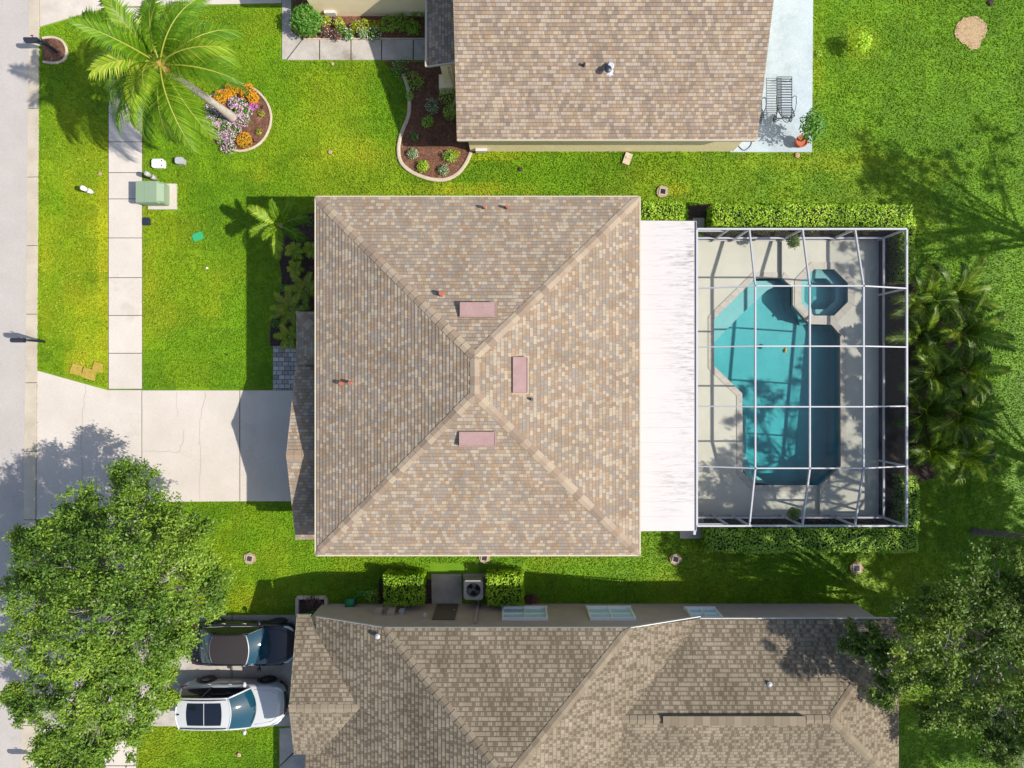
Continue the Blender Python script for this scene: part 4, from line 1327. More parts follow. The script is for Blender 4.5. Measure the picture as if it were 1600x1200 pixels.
M['orange_petal'] = leafmat('orange_petals', [(0, S(196, 110, 16, .95)), (.5, S(228, 156, 20, .95)), (1, S(246, 190, 40, .95))], .3, .6)
M['pale_bark'] = noisy('pale_oak_bark', S(186, 178, 166, .75), S(150, 143, 132, .75), 6, .95, 30, .4, .4)
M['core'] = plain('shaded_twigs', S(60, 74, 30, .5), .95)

def blob_leaves(name, parent, mat, c, r, n, size, up=.5, shell=.55, tint=(.0, 1.0), flat=1.0, org=None, zmin=.02):
    d = unit(RNG.normal(size=(n, 3)))
    d[:, 2] = np.where(d[:, 2] < -.35, -d[:, 2], d[:, 2])
    rad = shell + (1 - shell) * RNG.random(n) ** .6
    lump = .86 + .26 * vnoise(d[:, 0] * 3 + c[0] * 7, d[:, 1] * 3 + d[:, 2] * 2 + c[1] * 5, .8, 31)
    Pn = np.array(c)[None, :] + d * (np.array(r)[None, :]) * (rad * lump)[:, None]
    Pn[:, 2] = np.maximum(Pn[:, 2], zmin)
    Nn = unit(d * (1 - up) + np.array([0, 0, up])[None, :] + RNG.normal(0, .38, (n, 3)))
    V, Q = leaves(Pn, Nn, size * RNG.uniform(.75, 1.3, n), size * RNG.uniform(.45, .7, n))
    t = tint[0] + (tint[1] - tint[0]) * np.clip(RNG.normal(.5, .22, n), 0, 1)
    return np_mesh(name, V, Q, M[mat], parent, tint=t, org=org)

def shrub(name, label, cat, px, py, r, h, mat='shrub_leaf', n=420, size=.09, bloom=None, nb=0, bsize=.06, group=None, z=.03, tint=(0, 1)):
    q = P(px, py, h * .6)
    root = thing(name, label, cat, (q.x, q.y, z), group)
    st = MB()
    for k in range(7):
        a = 2 * PI * k / 7 + random.random(); rr = r * random.uniform(.4, .75)
        st.tube([(q.x, q.y, z - .02), (q.x + rr * .5 * math.cos(a), q.y + rr * .5 * math.sin(a), z + h * .45), (q.x + rr * math.cos(a), q.y + rr * math.sin(a), z + h * .8)], [.02, .014, .006], n=5)
    st.build('stem', M['bark'], root)
    blob_leaves('foliage', root, mat, (q.x, q.y, z + h * .45), (r, r, h * .55), n, size, tint=tint)
    if bloom:
        blob_leaves('blossom', root, bloom, (q.x, q.y, z + h * .55), (r * 1.0, r * 1.0, h * .55), nb, bsize, up=.85, shell=.93)
    return root

def hedge(name, label, boxes, h, mat, dens=420, size=.085, group=None, lumps=.06, tint=(0, 1)):
    """clipped hedge: boxes (x0, y0, x1, y1) in metres, leaves over top and sides, twigs inside"""
    cx = sum(b[0] + b[2] for b in boxes) / (2 * len(boxes)); cy = sum(b[1] + b[3] for b in boxes) / (2 * len(boxes))
    root = thing(name, label, 'hedge', (cx, cy, 0), group)
    core = MB(); Ps, Ns = [], []
    for k, (x0, y0, x1, y1) in enumerate(boxes):
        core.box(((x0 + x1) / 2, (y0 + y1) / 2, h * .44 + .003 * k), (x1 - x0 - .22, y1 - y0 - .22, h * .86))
        lx, ly = x1 - x0, y1 - y0
        faces = [('t', lx * ly), ('n', lx * h), ('s', lx * h), ('e', ly * h), ('w', ly * h)]
        for f, a in faces:
            n = int(a * dens * (1.0 if f == 't' else .7))
            u, v = RNG.random(n), RNG.random(n)
            dep = np.abs(RNG.normal(0, .05, n))
            if f == 't':
                x = x0 + u * lx; y = y0 + v * ly; z = h - dep
                nn_ = np.tile([0, 0, 1.0], (n, 1))
            else:
                z = v * h
                if f in 'ns':
                    x = x0 + u * lx; y = np.full(n, y1 if f == 'n' else y0) + (-dep if f == 'n' else dep); nn_ = np.tile([0, 1.0 if f == 'n' else -1.0, .4], (n, 1))
                else:
                    y = y0 + u * ly; x = np.full(n, x1 if f == 'e' else x0) + (-dep if f == 'e' else dep); nn_ = np.tile([1.0 if f == 'e' else -1.0, 0, .4], (n, 1))
            # rounded shoulders and an uneven clip
            ed = np.minimum(np.minimum(x - x0, x1 - x), np.minimum(y - y0, y1 - y))
            lump = (vnoise(x, y, .45, 41) - .5) * lumps * 2 + (vnoise(x, y, .16, 42) - .5) * lumps * 1.2
            z = z + lump * (z / h) - np.clip(.12 - ed, 0, .12) * (z / h) * .7
            x = x + (vnoise(y, z, .3, 43) - .5) * .12; y = y + (vnoise(x, z, .3, 44) - .5) * .12
            Ps.append(np.stack([x, y, np.maximum(z, .02)], 1)); Ns.append(nn_)
    core.build('twigs', M['core'], root)
    Pn = np.concatenate(Ps); Nn = unit(np.concatenate(Ns) + RNG.normal(0, .36, (len(Pn), 3)))
    n = len(Pn)
    V, Q = leaves(Pn, Nn, size * RNG.uniform(.7, 1.3, n), size * RNG.uniform(.5, .8, n))
    t = tint[0] + (tint[1] - tint[0]) * np.clip(.2 + .6 * vnoise(Pn[:, 0], Pn[:, 1], .5, 45) + RNG.normal(0, .2, n), 0, 1)
    np_mesh('foliage', V, Q, M[mat], root, tint=t)
    return root

def frond(mb, o, az, el0, L, droop, nl=34, ll=.55, lw=.035, mi=0, hang=.35, twist=0.0, tint0=.5, rach=True, rmi=1):
    """pinnate palm leaf: arching rachis with two rows of bent leaflets"""
    o = Vector(o)
    N = 14
    pts = [o.copy()]; dirs = []
    el = el0
    for i in range(N):
        e = el0 - droop * (i / N) ** 1.35
        d = Vector((math.cos(az) * math.cos(e), math.sin(az) * math.cos(e), math.sin(e)))
        dirs.append(d); pts.append(pts[-1] + d * (L / N))
    dirs.append(dirs[-1])
    if rach:
        mb.tube(pts, [max(.006, L * .012 * (1 - i / N) + .004) for i in range(N + 1)], rmi, 5, tint=.6)
    side0 = Vector((-math.sin(az), math.cos(az), 0))
    for k in range(nl):
        s = .12 + .86 * k / (nl - 1)
        f = s * N; i = min(int(f), N - 1); p = pts[i].lerp(pts[i + 1], f - i); d = dirs[i]
        up = side0.cross(d).normalized()
        if up.z < 0: up = -up
        ln = ll * (math.sin(PI * min(1, .12 + .83 * s)) ** .6) * random.uniform(.85, 1.1)
        fw = .35 + .75 * s
        for sgn in (-1, 1):
            sd = (side0 * sgn + up * (.25 + twist * sgn)).normalized()
            dr = (sd * math.cos(fw) + d * math.sin(fw)).normalized()
            m = p + dr * ln * .5
            e = p + dr * ln + Vector((0, 0, -1)) * ln * hang * random.uniform(.6, 1.4)
            w = (d * .8 + up * .2).normalized() * lw / 2
            tt = min(1, max(0, tint0 + random.gauss(0, .14)))
            mb.add([p - w * .6, p + w * .6, m + w, m - w, e], [(0, 1, 2, 3), (3, 2, 4)], mi, tt)

def palm(name, label, base, height, fronds, trunk_r, leafm, group=None, lean=(0, 0), ll=.55, nl=34, lw=.035, shaft=True, cat='palm tree', trunk_mat='palm_trunk'):
    root = thing(name, label, cat, (base[0], base[1], 0), group)
    tr = MB()
    N = max(4, int(height / .28)); pts = []; rs = []
    for i in range(N + 1):
        t = i / N
        pts.append((base[0] + lean[0] * t ** 1.3, base[1] + lean[1] * t ** 1.3, height * t))
        rs.append(trunk_r * (1.25 - .35 * min(1, t * 3) - .12 * t) * (1 + .035 * (i % 2)))
    tr.tube(pts, rs, 0, 14)
    tr.build('trunk', M[trunk_mat], root, smooth=True)
    top = Vector(pts[-1])
    if shaft:
        sh = MB()
        sh.tube([top - Vector((0, 0, .02)), top + Vector((0, 0, .3)), top + Vector((0, 0, .8))], [trunk_r * .98, trunk_r * 1.05, trunk_r * .45], 0, 12)
        for k in range(5):
            a = k * 2.4; sh.tube([top + Vector((0, 0, .1)), top + Vector((math.cos(a) * .3, math.sin(a) * .3, .05)), top + Vector((math.cos(a) * .5, math.sin(a) * .5, -.25))], [.05, .03, .012], 0, 5)
        sh.build('crownshaft', M['crownshaft'], root)
    for (az, el, L, dr, t0) in fronds:
        mb = MB()
        o = top + Vector((math.cos(az) * trunk_r * .4, math.sin(az) * trunk_r * .4, (.45 if shaft else .02) + .25 * max(0, el) * (1 if shaft else .2)))
        frond(mb, o, az, el, L, dr, nl, ll, lw, 0, .4, random.uniform(-.25, .25), t0)
        mb.build('frond', [M[leafm], M['palm_rachis']], root)
    return root
M['palm_rachis'] = leafmat('palm_rachis', [(0, G(130, 150, 40)), (1, G(190, 190, 80))], .15)

def twig_tree(name, label, cat, base, top, clumps, mat, leaf=.13, per=900, trunk_r=.22, group=None, subs=9, up=.45, bark='bark', tint=(0, 1), spread=.42):
    """clumps: (centre, radius). Limbs run from the trunk to each clump, twigs to its leaf sprays."""
    root = thing(name, label, cat, (base[0], base[1], 0), group)
    tr = MB()
    base = Vector((base[0], base[1], -.1)); top = Vector(top)
    mid = base.lerp(top, .5) + Vector((random.uniform(-.15, .15), random.uniform(-.15, .15), 0))
    tp = smooth_curve([base, base.lerp(mid, .3) + Vector((.03, .02, 0)), mid, top], 5)
    tr.tube(tp, [trunk_r * (1.35 - .3 * min(1, i / 3) - .55 * i / len(tp)) for i in range(len(tp))], 0, 12)
    LP, LN, LT = [], [], []
    for ci, (c, r) in enumerate(clumps):
        c = Vector(c)
        s = tp[min(len(tp) - 1, int(len(tp) * random.uniform(.62, .99)))]
        m = s.lerp(c, .5) + Vector((random.uniform(-.3, .3), random.uniform(-.3, .3), random.uniform(.0, .35)))
        limb = smooth_curve([s, m, c], 5)
        ln = (c - s).length
        r0 = min(trunk_r * .4, .022 + .010 * ln)
        tr.tube(limb, [r0 * (1 - .75 * i / (len(limb) - 1)) for i in range(len(limb))], 0, 6)
        shade = random.gauss(0, .2)
        for k in range(subs):
            d = Vector((random.gauss(0, 1), random.gauss(0, 1), random.gauss(.25, .6))).normalized()
            q = c + Vector((d.x, d.y, d.z * .7)) * r * random.uniform(.45, 1.0)
            w = limb[random.randint(2, len(limb) - 1)]
            mm = w.lerp(q, .5) + Vector((random.uniform(-.1, .1), random.uniform(-.1, .1), random.uniform(-.05, .15)))
            tr.tube([w, mm, q], [.016, .011, .006], 0, 4, cap=False)
            n = max(8, int(per / subs * random.uniform(.6, 1.4)))
            # leaf sprays: short strings of leaves leaving the twig
            ns = max(2, n // 9)
            sd = unit(RNG.normal(size=(ns, 3)) * np.array([1, 1, .55]) + np.array([d.x, d.y, d.z]) * .7)
            sl_ = RNG.uniform(.25, 1.0, ns) * r * spread
            for j in range(ns):
                tt = np.linspace(.1, 1, 9)[:, None]
                pts = np.array(q)[None, :] + sd[j][None, :] * tt * sl_[j] + RNG.normal(0, .055, (9, 3))
                pts[:, 2] -= (tt[:, 0] ** 2) * sl_[j] * .15
                LP.append(pts); LN.append(np.tile([0, 0, 1.0], (9, 1)) * up + RNG.normal(0, .5, (9, 3)) + sd[j][None, :] * .2)
                LT.append(np.clip(RNG.normal(.45, .18, 9) + shade + RNG.normal(0, .1), 0, 1))
    tr.build('trunk', M[bark], root, smooth=True)
    Pn = np.concatenate(LP); Nn = unit(np.concatenate(LN)); n = len(Pn)
    V, Q = leaves(Pn, Nn, leaf * RNG.uniform(.7, 1.3, n), leaf * RNG.uniform(.38, .6, n))
    np_mesh('crown', V, Q, M[mat], root, tint=tint[0] + (tint[1] - tint[0]) * np.concatenate(LT))
    return root

# ---- street oak on the left
cl = []
for px, py, z, r in ((205, 748, 3.6, .75), (222, 790, 4.4, 1.05), (130, 792, 4.4, .8), (175, 815, 5.2, 1.1), (245, 840, 5.2, 1.1), (100, 830, 5.2, .95), (295, 815, 4.0, .8), (60, 880, 4.8, .9), (125, 885, 6.0, 1.15),
                     (195, 885, 6.5, 1.2), (265, 895, 6.0, 1.2), (306, 878, 4.6, .75), (318, 928, 4.8, .75), (268, 960, 5.6, 1.0), (60, 945, 5.4, 1.0), (130, 955, 6.6, 1.2), (205, 950, 6.8, 1.2), (45, 1005, 4.8, .85),
                     (100, 1020, 5.8, 1.05), (230, 1010, 6.2, 1.05), (276, 1006, 4.8, .75), (160, 1075, 5.2, .8), (75, 1065, 4.6, .8), (125, 1095, 5.0, .9), (222, 1080, 5.0, .75), (248, 1055, 4.4, .55),
                     (40, 1110, 3.8, .5), (95, 1125, 4.2, .8), (150, 1140, 4.6, .85), (210, 1110, 4.4, .75), (85, 1175, 4.0, .8), (140, 1185, 4.2, .85), (190, 1160, 4.0, .7), (100, 1215, 4.0, .8), (188, 1035, 6.0, .75), (148, 1018, 6.4, .8), (40, 845, 3.6, .5), (335, 950, 3.6, .4), (262, 1092, 3.4, .35), (20, 1080, 3.6, .4), (30, 910, 4.0, .6), (335, 900, 3.8, .6)):
    cl.append((P(px, py, z), r))
b = P(268, 905, 0)
twig_tree('oak_tree', 'large leafy oak tree overhanging the street and driveways at the lower left', 'tree', (b.x - .3, b.y), (b.x - .1, b.y - .1, 3.4), cl, 'oak_leaf', .125, 2700, .22, subs=17, tint=(.0, 1.0), up=.6, spread=.72, bark='pale_bark')

# ---- oak at the lower right, sparse with pale limbs
cl = []
for px, py, z, r in ((1330, 1000, 5.0, .5), (1365, 1005, 5.2, .6), (1400, 1045, 5.6, .7), (1375, 1080, 5.2, .55), (1440, 960, 6.4, .8), (1420, 1010, 6.4, .8), (1480, 1000, 7.2, .9), (1515, 930, 7.2, .9),
                     (1560, 890, 7.2, .9), (1580, 950, 7.4, .9), (1545, 985, 7.6, .9), (1520, 1060, 7.2, .9), (1480, 1080, 6.4, .8), (1580, 1040, 7.4, .9), (1500, 1110, 6.0, .7), (1560, 1110, 6.6, .8),
                     (1590, 1165, 6.2, .8), (1555, 1170, 6.0, .6), (1470, 930, 6.6, .7), (1610, 870, 7.2, .9), (1630, 930, 7.6, 1.0), (1620, 1000, 7.6, 1.0), (1640, 1090, 7.0, 1.0), (1450, 1120, 5.0, .5), (1600, 1220, 5.6, .8)):
    cl.append((P(px, py, z), r))
twig_tree('oak_tree', 'sparse oak tree with bare pale limbs behind the house at the lower right', 'tree', (18.6, -10.3), (18.2, -9.8, 4.6), cl, 'oak_leaf_dull', .13, 1800, .26, subs=14, bark='pale_bark', tint=(0, .85), up=.65, spread=.7)

# ---- tall trees beyond the right edge: the photograph shows one trunk and their shadows
def tall(base, top, cs, label, per=520, leaf=.17, subs=8):
    return twig_tree('tall_tree', label, 'tree', base, top, cs, 'oak_leaf_dull', leaf, per, .16, group='tall trees at the right edge', subs=subs)
cs = [((20.6 + dx, -6.3 + dy, z), r) for dx, dy, z, r in ((0, 0, 10.5, 1.3), (1.6, 1.2, 9.8, 1.2), (-.6, 1.6, 9.6, 1.0), (-.9, -1.4, 9.6, 1.1), (1.2, -1.8, 9.4, 1.3), (2.8, -.2, 9.4, 1.3), (.3, 2.9, 8.9, 1.0), (-.2, -3.0, 9.2, 1.2), (2.6, 2.8, 9.0, 1.1), (2.8, -3.0, 9.0, 1.3), (4.2, 1.0, 9.2, 1.2),
                                                              (1.0, -4.6, 9.4, 1.3), (-.8, -5.6, 9.8, 1.2), (2.6, -5.4, 9.2, 1.3), (-1.6, -4.4, 10.2, 1.0), (.2, -6.8, 9.6, 1.2), (2.0, -7.2, 9.2, 1.2), (-2.2, -6.2, 10.6, .9), (-.2, -1.2, 9.8, 1.0))]
b = P(1522, 831)
tall((b.x, b.y), (b.x + .6, b.y + .7, 7.6), cs, 'tall tree at the right edge whose dark trunk stands below the palms', 1500, .14, 12)
def mass(cx, cy, x0, x1, y0, y1, n, z0=8.0, z1=10.0, r=1.3):
    return [((random.uniform(x0, x1), random.uniform(y0, y1), random.uniform(z0, z1)), r * random.uniform(.8, 1.15)) for _ in range(n)]
tall((28.0, 5.0), (27.6, 5.2, 6.8), mass(0, 0, 23.2, 30.5, 2.2, 8.8, 27, 8.0, 9.6, .85), 'tall tree beyond the right edge shading the lawn', 620, .13, 12)
tall((27.6, -4.8), (27.4, -4.6, 6.8), mass(0, 0, 24.0, 29.5, -4.6, .4, 20), 'tall tree beyond the right edge shading the areca palms', 900, .22, 10)
tall((29.4, -9.8), (29.2, -9.6, 6.8), mass(0, 0, 25.2, 33.0, -12.6, -6.4, 46), 'tall tree beyond the right edge shading the lower lawn', 1000, .22, 10)
tall((27.4, -15.4), (27.2, -15.2, 6.6), mass(0, 0, 23.5, 32.0, -20.0, -12.4, 42), 'tall tree beyond the lower right corner', 1000, .22, 10)
# ---- hedges
def pxb(x0, y0, x1, y1, z):
    a, b = P(x0, y1, z), P(x1, y0, z)
    return (a.x, a.y, b.x, b.y)
hedge('hedge', 'long bright clipped hedge along the upper side of the pool cage', [pxb(1113, 318, 1428, 354, 1.0), pxb(1407, 340, 1430, 440, 1.0)], 1.05, 'hedge_leaf', group='clipped hedges round the pool cage')
hedge('hedge', 'short bright hedge between the house roof and the door pad', [pxb(1002, 315, 1071, 344, 1.0)], 1.05, 'hedge_leaf', tint=(.15, 1))
hedge('hedge', 'long dark green hedge along the lower side of the pool cage', [pxb(1104, 826, 1436, 864, 1.0), pxb(1412, 745, 1438, 830, 1.0)], 1.05, 'hedge_dark', group='clipped hedges round the pool cage')
hedge('box_hedge', 'square box hedge left of the air conditioner against the grey wall', [pxb(598, 899, 661, 946, 1.05)], 1.15, 'hedge_leaf', tint=(0, .8), lumps=.05)
hedge('box_hedge', 'square box hedge right of the air conditioner against the grey wall', [pxb(760, 897, 818, 946, 1.05)], 1.15, 'hedge_leaf', tint=(0, .8), lumps=.05)

# ---- the big palm on the round bed
fr = []
R_ = math.radians
for az, el, L, dr, t0 in ((150, 40, 3.0, 1.5, .45), (178, 25, 2.7, 1.5, .55), (128, 55, 2.8, 1.3, .5), (205, 30, 2.7, 1.7, .6), (228, 20, 3.0, 1.6, .65), (248, 40, 2.8, 1.7, .6), (268, 15, 3.0, 1.6, .5), (292, 30, 3.3, 1.6, .55),
                          (303, 15, 3.4, 1.5, .6), (352, 20, 3.2, 1.6, .5), (12, 40, 3.0, 1.5, .6), (30, 20, 3.0, 1.5, .55), (52, 40, 2.8, 1.5, .5), (75, 25, 2.8, 1.6, .5), (98, 35, 2.8, 1.6, .45),
                          (140, 10, 2.9, 1.2, .35), (190, 5, 2.6, 1.3, .4), (240, 0, 2.7, 1.2, .35), (278, -5, 2.8, 1.1, .35), (20, 0, 2.8, 1.1, .35), (62, 5, 2.7, 1.2, .35), (258, 60, 2.6, 1.4, .8), (165, 70, 2.6, 1.0, .6), (285, 70, 2.6, 1.1, .65), (45, 75, 2.4, .9, .6), (215, 65, 2.4, 1.2, .7), (108, 5, 2.6, 1.3, .4)):
    fr.append((R_(az + random.uniform(-4, 4)), R_(el), L * random.uniform(.9, 1.1), dr, t0 + random.uniform(-.22, .18)))
b = P(366, 186)
palm('palm_tree', 'tall feather palm with a bare grey trunk rising from the round flower bed', (b.x, b.y), 5.4, fr, .17, 'palm_leaf', lean=(-.25, -.35), ll=.85, nl=60, lw=.046)

# ---- front bed palms and cycads
fr = [(R_(a), R_(e), L, d, t) for a, e, L, d, t in ((150, 40, 1.5, 1.3, .75), (195, 30, 1.4, 1.4, .7), (265, 30, 1.5, 1.4, .7), (330, 35, 1.3, 1.4, .4), (60, 40, 1.4, 1.3, .6), (100, 60, 1.1, 1.0, .5), (230, 60, 1.0, 1.2, .6), (20, 25, 1.2, 1.4, .35))]
b = P(437, 352, 1.8)
palm('small_palm', 'small bright palm at the lit end of the dark front bed', (b.x, b.y), 1.75, fr, .08, 'palm_leaf', shaft=False, ll=.4, nl=34, lw=.06)
def cycad(px, py, L, n, label, mat='palm_leaf', h=.25, t0=.5, az0=0.0, ll=.2, name='cycad'):
    b = P(px, py, h)
    f = [(az0 + 2 * PI * k / n + random.uniform(-.2, .2), R_(random.uniform(25, 55)), L * random.uniform(.85, 1.1), 1.1, t0 + .35 + random.uniform(-.1, .15)) for k in range(n)]
    return palm(name, label, (b.x, b.y), h, f, .06, mat, shaft=False, ll=ll * 1.15, nl=22, lw=.032, cat='palm plant')
cycad(462, 393, .42, 7, 'low fern palm just below the small bright palm in the front bed')
cycad(487, 391, .36, 6, 'low fern palm tucked beside the house eave in the front bed')
cycad(463, 420, .38, 6, 'star shaped fern palm standing alone in the middle of the front bed')
cycad(478, 452, .85, 7, 'long leaved fern palm beside the main roof in the front bed', ll=.26, az0=.4)
cycad(455, 483, .95, 9, 'spreading fern palm left of the entry roof corner in the front bed', ll=.26, az0=.2)
cycad(452, 526, .6, 6, 'fern palm beside the grey pavers at the end of the front bed', ll=.24)
for px, py, r, lab in ((445, 450, .22, 'dim small groundcover plant at the lawn side of the front bed'), (432, 505, .26, 'dim small groundcover plant near the grey pavers'), (480, 345, .3, 'dim shrub at the top corner of the front bed'), (485, 425, .25, 'small purple plant beside the roof edge in the front bed')):
    shrub('groundcover_plant', lab, 'plant', px, py, r, .22, 'purple_leaf' if 'purple' in lab else 'shrub_leaf', 110, .07)

# ---- areca palms beside the pool cage
spots = [(1455, 470, 1.6, 'topmost areca palm beside the corner of the bright hedge'), (1500, 462, 1.8, 'areca palm at the top right of the palm row by the cage'), (1450, 530, 1.7, 'areca palm against the cage below the hedge corner'),
         (1515, 520, 1.8, 'bright arching areca palm on the lawn side of the palm row'), (1470, 585, 1.7, 'areca palm against the cage at the middle of the row'), (1520, 580, 1.7, 'yellowish areca palm at the middle of the row on its lawn side'),
         (1455, 645, 1.6, 'dark areca palm against the cage in the lower half of the row'), (1510, 650, 1.7, 'dark areca palm on the lawn side in the lower half of the row'), (1465, 705, 1.6, 'lowest areca palm against the cage above the dark hedge'), (1520, 715, 1.6, 'lowest areca palm on the lawn side, in deep shade')]
for px, py, L, lab in spots:
    b = P(px, py, 1.6)
    n = 11
    f = [(2 * PI * k / n + random.uniform(-.35, .35), R_(random.uniform(35, 78)), L * random.uniform(.8, 1.2), random.uniform(.9, 2.3), random.uniform(.12, .7)) for k in range(n)]
    root = palm('areca_palm', lab, (b.x, b.y), .9, f, .07, 'areca_leaf', group='areca palms beside the pool cage', shaft=False, ll=.5, nl=28, lw=.075, cat='palm')
    st = MB()
    for k in range(5):
        a = k * 1.3; st.tube([(b.x + .15 * math.cos(a), b.y + .15 * math.sin(a), 0), (b.x + .3 * math.cos(a), b.y + .3 * math.sin(a), 1.1)], [.035, .025], 0, 6)
    st.build('stem', M['crownshaft'], root)

# ---- round flower bed
fb_group = 'flowers of the round bed'
for px, py, r, lab in ((345, 152, .30, 'orange marigold clump left of the palm trunk'), (364, 138, .34, 'orange marigold clump at the top edge of the round bed'), (387, 143, .36, 'largest orange marigold clump at the upper right of the round bed'),
                       (396, 155, .24, 'small orange marigold clump at the right end of the orange row'), (382, 219, .34, 'orange marigold clump alone at the lower edge of the round bed'), (357, 147, .2, 'rusty orange marigold clump between the two upper clumps')):
    shrub('marigold', lab, 'flowers', px, py, r, .36, 'shrub_leaf', 220, .07, 'orange_petal', 330, .065, fb_group)
pk = [(331, 170, 'petunia clump in the trunk shadow at the left rim of the round bed'), (341, 186, 'petunia clump just left of the trunk foot'), (329, 190, 'petunia clump at the left rim of the round bed'), (338, 203, 'petunia clump at the lower left rim of the round bed'),
      (352, 199, 'petunia clump below the trunk foot'), (347, 216, 'petunia clump near the bottom of the round bed'), (360, 216, 'petunia clump left of the lone marigold'), (357, 229, 'petunia clump at the very bottom of the round bed'),
      (366, 160, 'petunia clump above the trunk foot'), (378, 163, 'petunia clump under the upper marigolds'), (370, 172, 'petunia clump right behind the trunk foot'), (384, 174, 'petunia clump beside the magenta flowers'), (374, 186, 'petunia clump right of the trunk foot'), (382, 188, 'petunia clump at the edge of the bare mulch'), (366, 203, 'petunia clump between the trunk and the lone marigold')]
for i, (px, py, lab) in enumerate(pk):
    shrub('petunia', 'pale pink ' + lab, 'flowers', px, py, random.uniform(.26, .33), .26, 'shrub_leaf', 200, .08, 'pink_petal', 80, .085, fb_group)
shrub('petunia', 'magenta petunia clump next to the bare mulch', 'flowers', 396, 166, .2, .26, 'shrub_leaf', 60, .06, 'magenta_petal', 130, .065, fb_group)
shrub('seedling', 'small yellow green seedling at the upper right of the bare mulch', 'plant', 408, 178, .17, .16, 'lime_leaf', 40, .07)
shrub('seedling', 'small yellow green seedling at the lower right of the bare mulch', 'plant', 404, 206, .17, .16, 'lime_leaf', 50, .07)
shrub('seedling', 'tiny dark seedling beside the right rim of the round bed', 'plant', 411, 167, .1, .14, 'purple_leaf', 26, .06)
shrub('seedling', 'tiny dark seedling right of the lone marigold', 'plant', 399, 220, .1, .14, 'purple_leaf', 26, .06)

# ---- beds of the upper house
hq = shrub('round_shrub', 'big rounded green shrub at the bend of the upper walk', 'shrub', 477, 30, .72, 1.25, 'shrub_leaf', 1900, .1)
lst = [(508, 30, .3, 'lime_leaf', 'white_petal', 10, 'lime shrub next to the big rounded shrub'), (530, 36, .26, 'lime_leaf', 'white_petal', 6, 'second lime shrub from the big rounded shrub'), (507, 50, .22, 'purple_leaf', 'white_petal', 14, 'purple plant with white dots along the upper walk'),
       (524, 55, .25, 'purple_leaf', 'white_petal', 14, 'purple plant between two green ones along the upper walk'), (532, 46, .27, 'shrub_leaf', 'white_petal', 16, 'green shrub with white dots in the middle of the upper bed'), (545, 54, .24, 'shrub_leaf', 'white_petal', 26, 'white flowered plant at the edge of the upper walk'),
       (557, 42, .3, 'lime_leaf', 'white_petal', 12, 'lime shrub in the middle of the upper bed'), (572, 40, .3, 'lime_leaf', 'white_petal', 8, 'lime shrub at the sunlit right end of the upper bed'), (584, 52, .36, 'shrub_leaf', 'white_petal', 60, 'large white flowered plant spilling over the upper walk'), (566, 52, .22, 'grey_leaf', None, 0, 'greyish plant left of the large white flowered plant'), (588, 40, .22, 'lime_leaf', None, 0, 'lime plant behind the large white flowered plant')]
for px, py, r, lm, bl, nb, lab in lst:
    shrub('bedding_plant', lab, 'plant', px, py, r, .42, lm, 190, .08, bl, nb, .06, 'plants of the upper walk bed')
for px, py, r, lab in ((606, 38, .4, 'dark shrub at the left of the shaded upper bed'), (626, 34, .42, 'dark shrub in the middle of the shaded upper bed'), (645, 42, .36, 'dark shrub at the right of the shaded upper bed'), (655, 12, .5, 'dark tall shrub in the corner behind the entry roof')):
    shrub('dark_shrub', lab, 'shrub', px, py, r, .5, 'hedge_dark', 260, .09, tint=(0, .6))
lst = [(625, 106, .42, .5, 'shrub_leaf', 'white_petal', 16, 'white flowered shrub at the top of the curved bed'), (648, 126, .45, .4, 'hedge_dark', None, 0, 'dim shrub in the upper curved bed'), (676, 165, .34, .45, 'grey_leaf', 'white_petal', 26, 'shrub with bright white flowers in the curved bed'),
       (668, 190, .3, .4, 'hedge_dark', None, 0, 'dark spiky plant below the white flowered shrub'), (700, 150, .45, .8, 'hedge_dark', None, 0, 'tall dark shrub by the upper house wall'), (703, 175, .35, .7, 'hedge_dark', None, 0, 'dark shrub under the roof edge of the upper house'),
       (648, 213, .2, .26, 'shrub_leaf', 'white_petal', 6, 'small plant at the narrow waist of the curved bed'), (645, 240, .26, .28, 'grey_leaf', 'white_petal', 8, 'silvery plant at the left of the curved bed tip'), (661, 260, .29, .3, 'hedge_leaf', None, 0, 'bright green plant at the lower left of the curved bed tip'),
       (693, 265, .27, .28, 'grey_leaf', 'white_petal', 8, 'variegated plant at the bottom of the curved bed tip'), (703, 244, .32, .36, 'hedge_dark', None, 0, 'dark round plant at the right of the curved bed tip'), (713, 240, .18, .34, 'lime_leaf', None, 0, 'yellow plant beside the dark round plant'), (680, 220, .2, .3, 'purple_leaf', None, 0, 'thin plant at the shadow line of the curved bed'), (640, 150, .22, .25, 'hedge_dark', None, 0, 'low dim plant beside the bed kerb')]
for px, py, r, h, lm, bl, nb, lab in lst:
    shrub('bed_plant', lab, 'plant', px, py, r, h, lm, 230 if r > .25 else 120, .075, bl, nb, .06, 'plants of the curved bed')
q = P(1344, 69, .6)
sap = thing('sapling', 'yellow green sapling alone on the upper right lawn', 'young tree', (q.x, q.y, 0))
st = MB(); st.tube([(q.x, q.y, -.05), (q.x + .03, q.y, .4), (q.x + .05, q.y + .02, .8)], [.03, .022, .01], 0, 6)
for k in range(6):
    a = k * 1.1; st.tube([(q.x + .03, q.y, .35 + k * .06), (q.x + .36 * math.cos(a), q.y + .36 * math.sin(a), .6 + k * .05)], [.012, .005], 0, 4)
st.build('trunk', M['bark'], sap)
blob_leaves('crown', sap, 'hedge_leaf', (q.x, q.y, .72), (.46, .48, .4), 620, .11, shell=.3, tint=(.35, 1))
shrub('weed', 'small dark weed on the lawn beside the pale patio', 'plant', 1279, 84, .16, .12, 'hedge_dark', 60, .07)
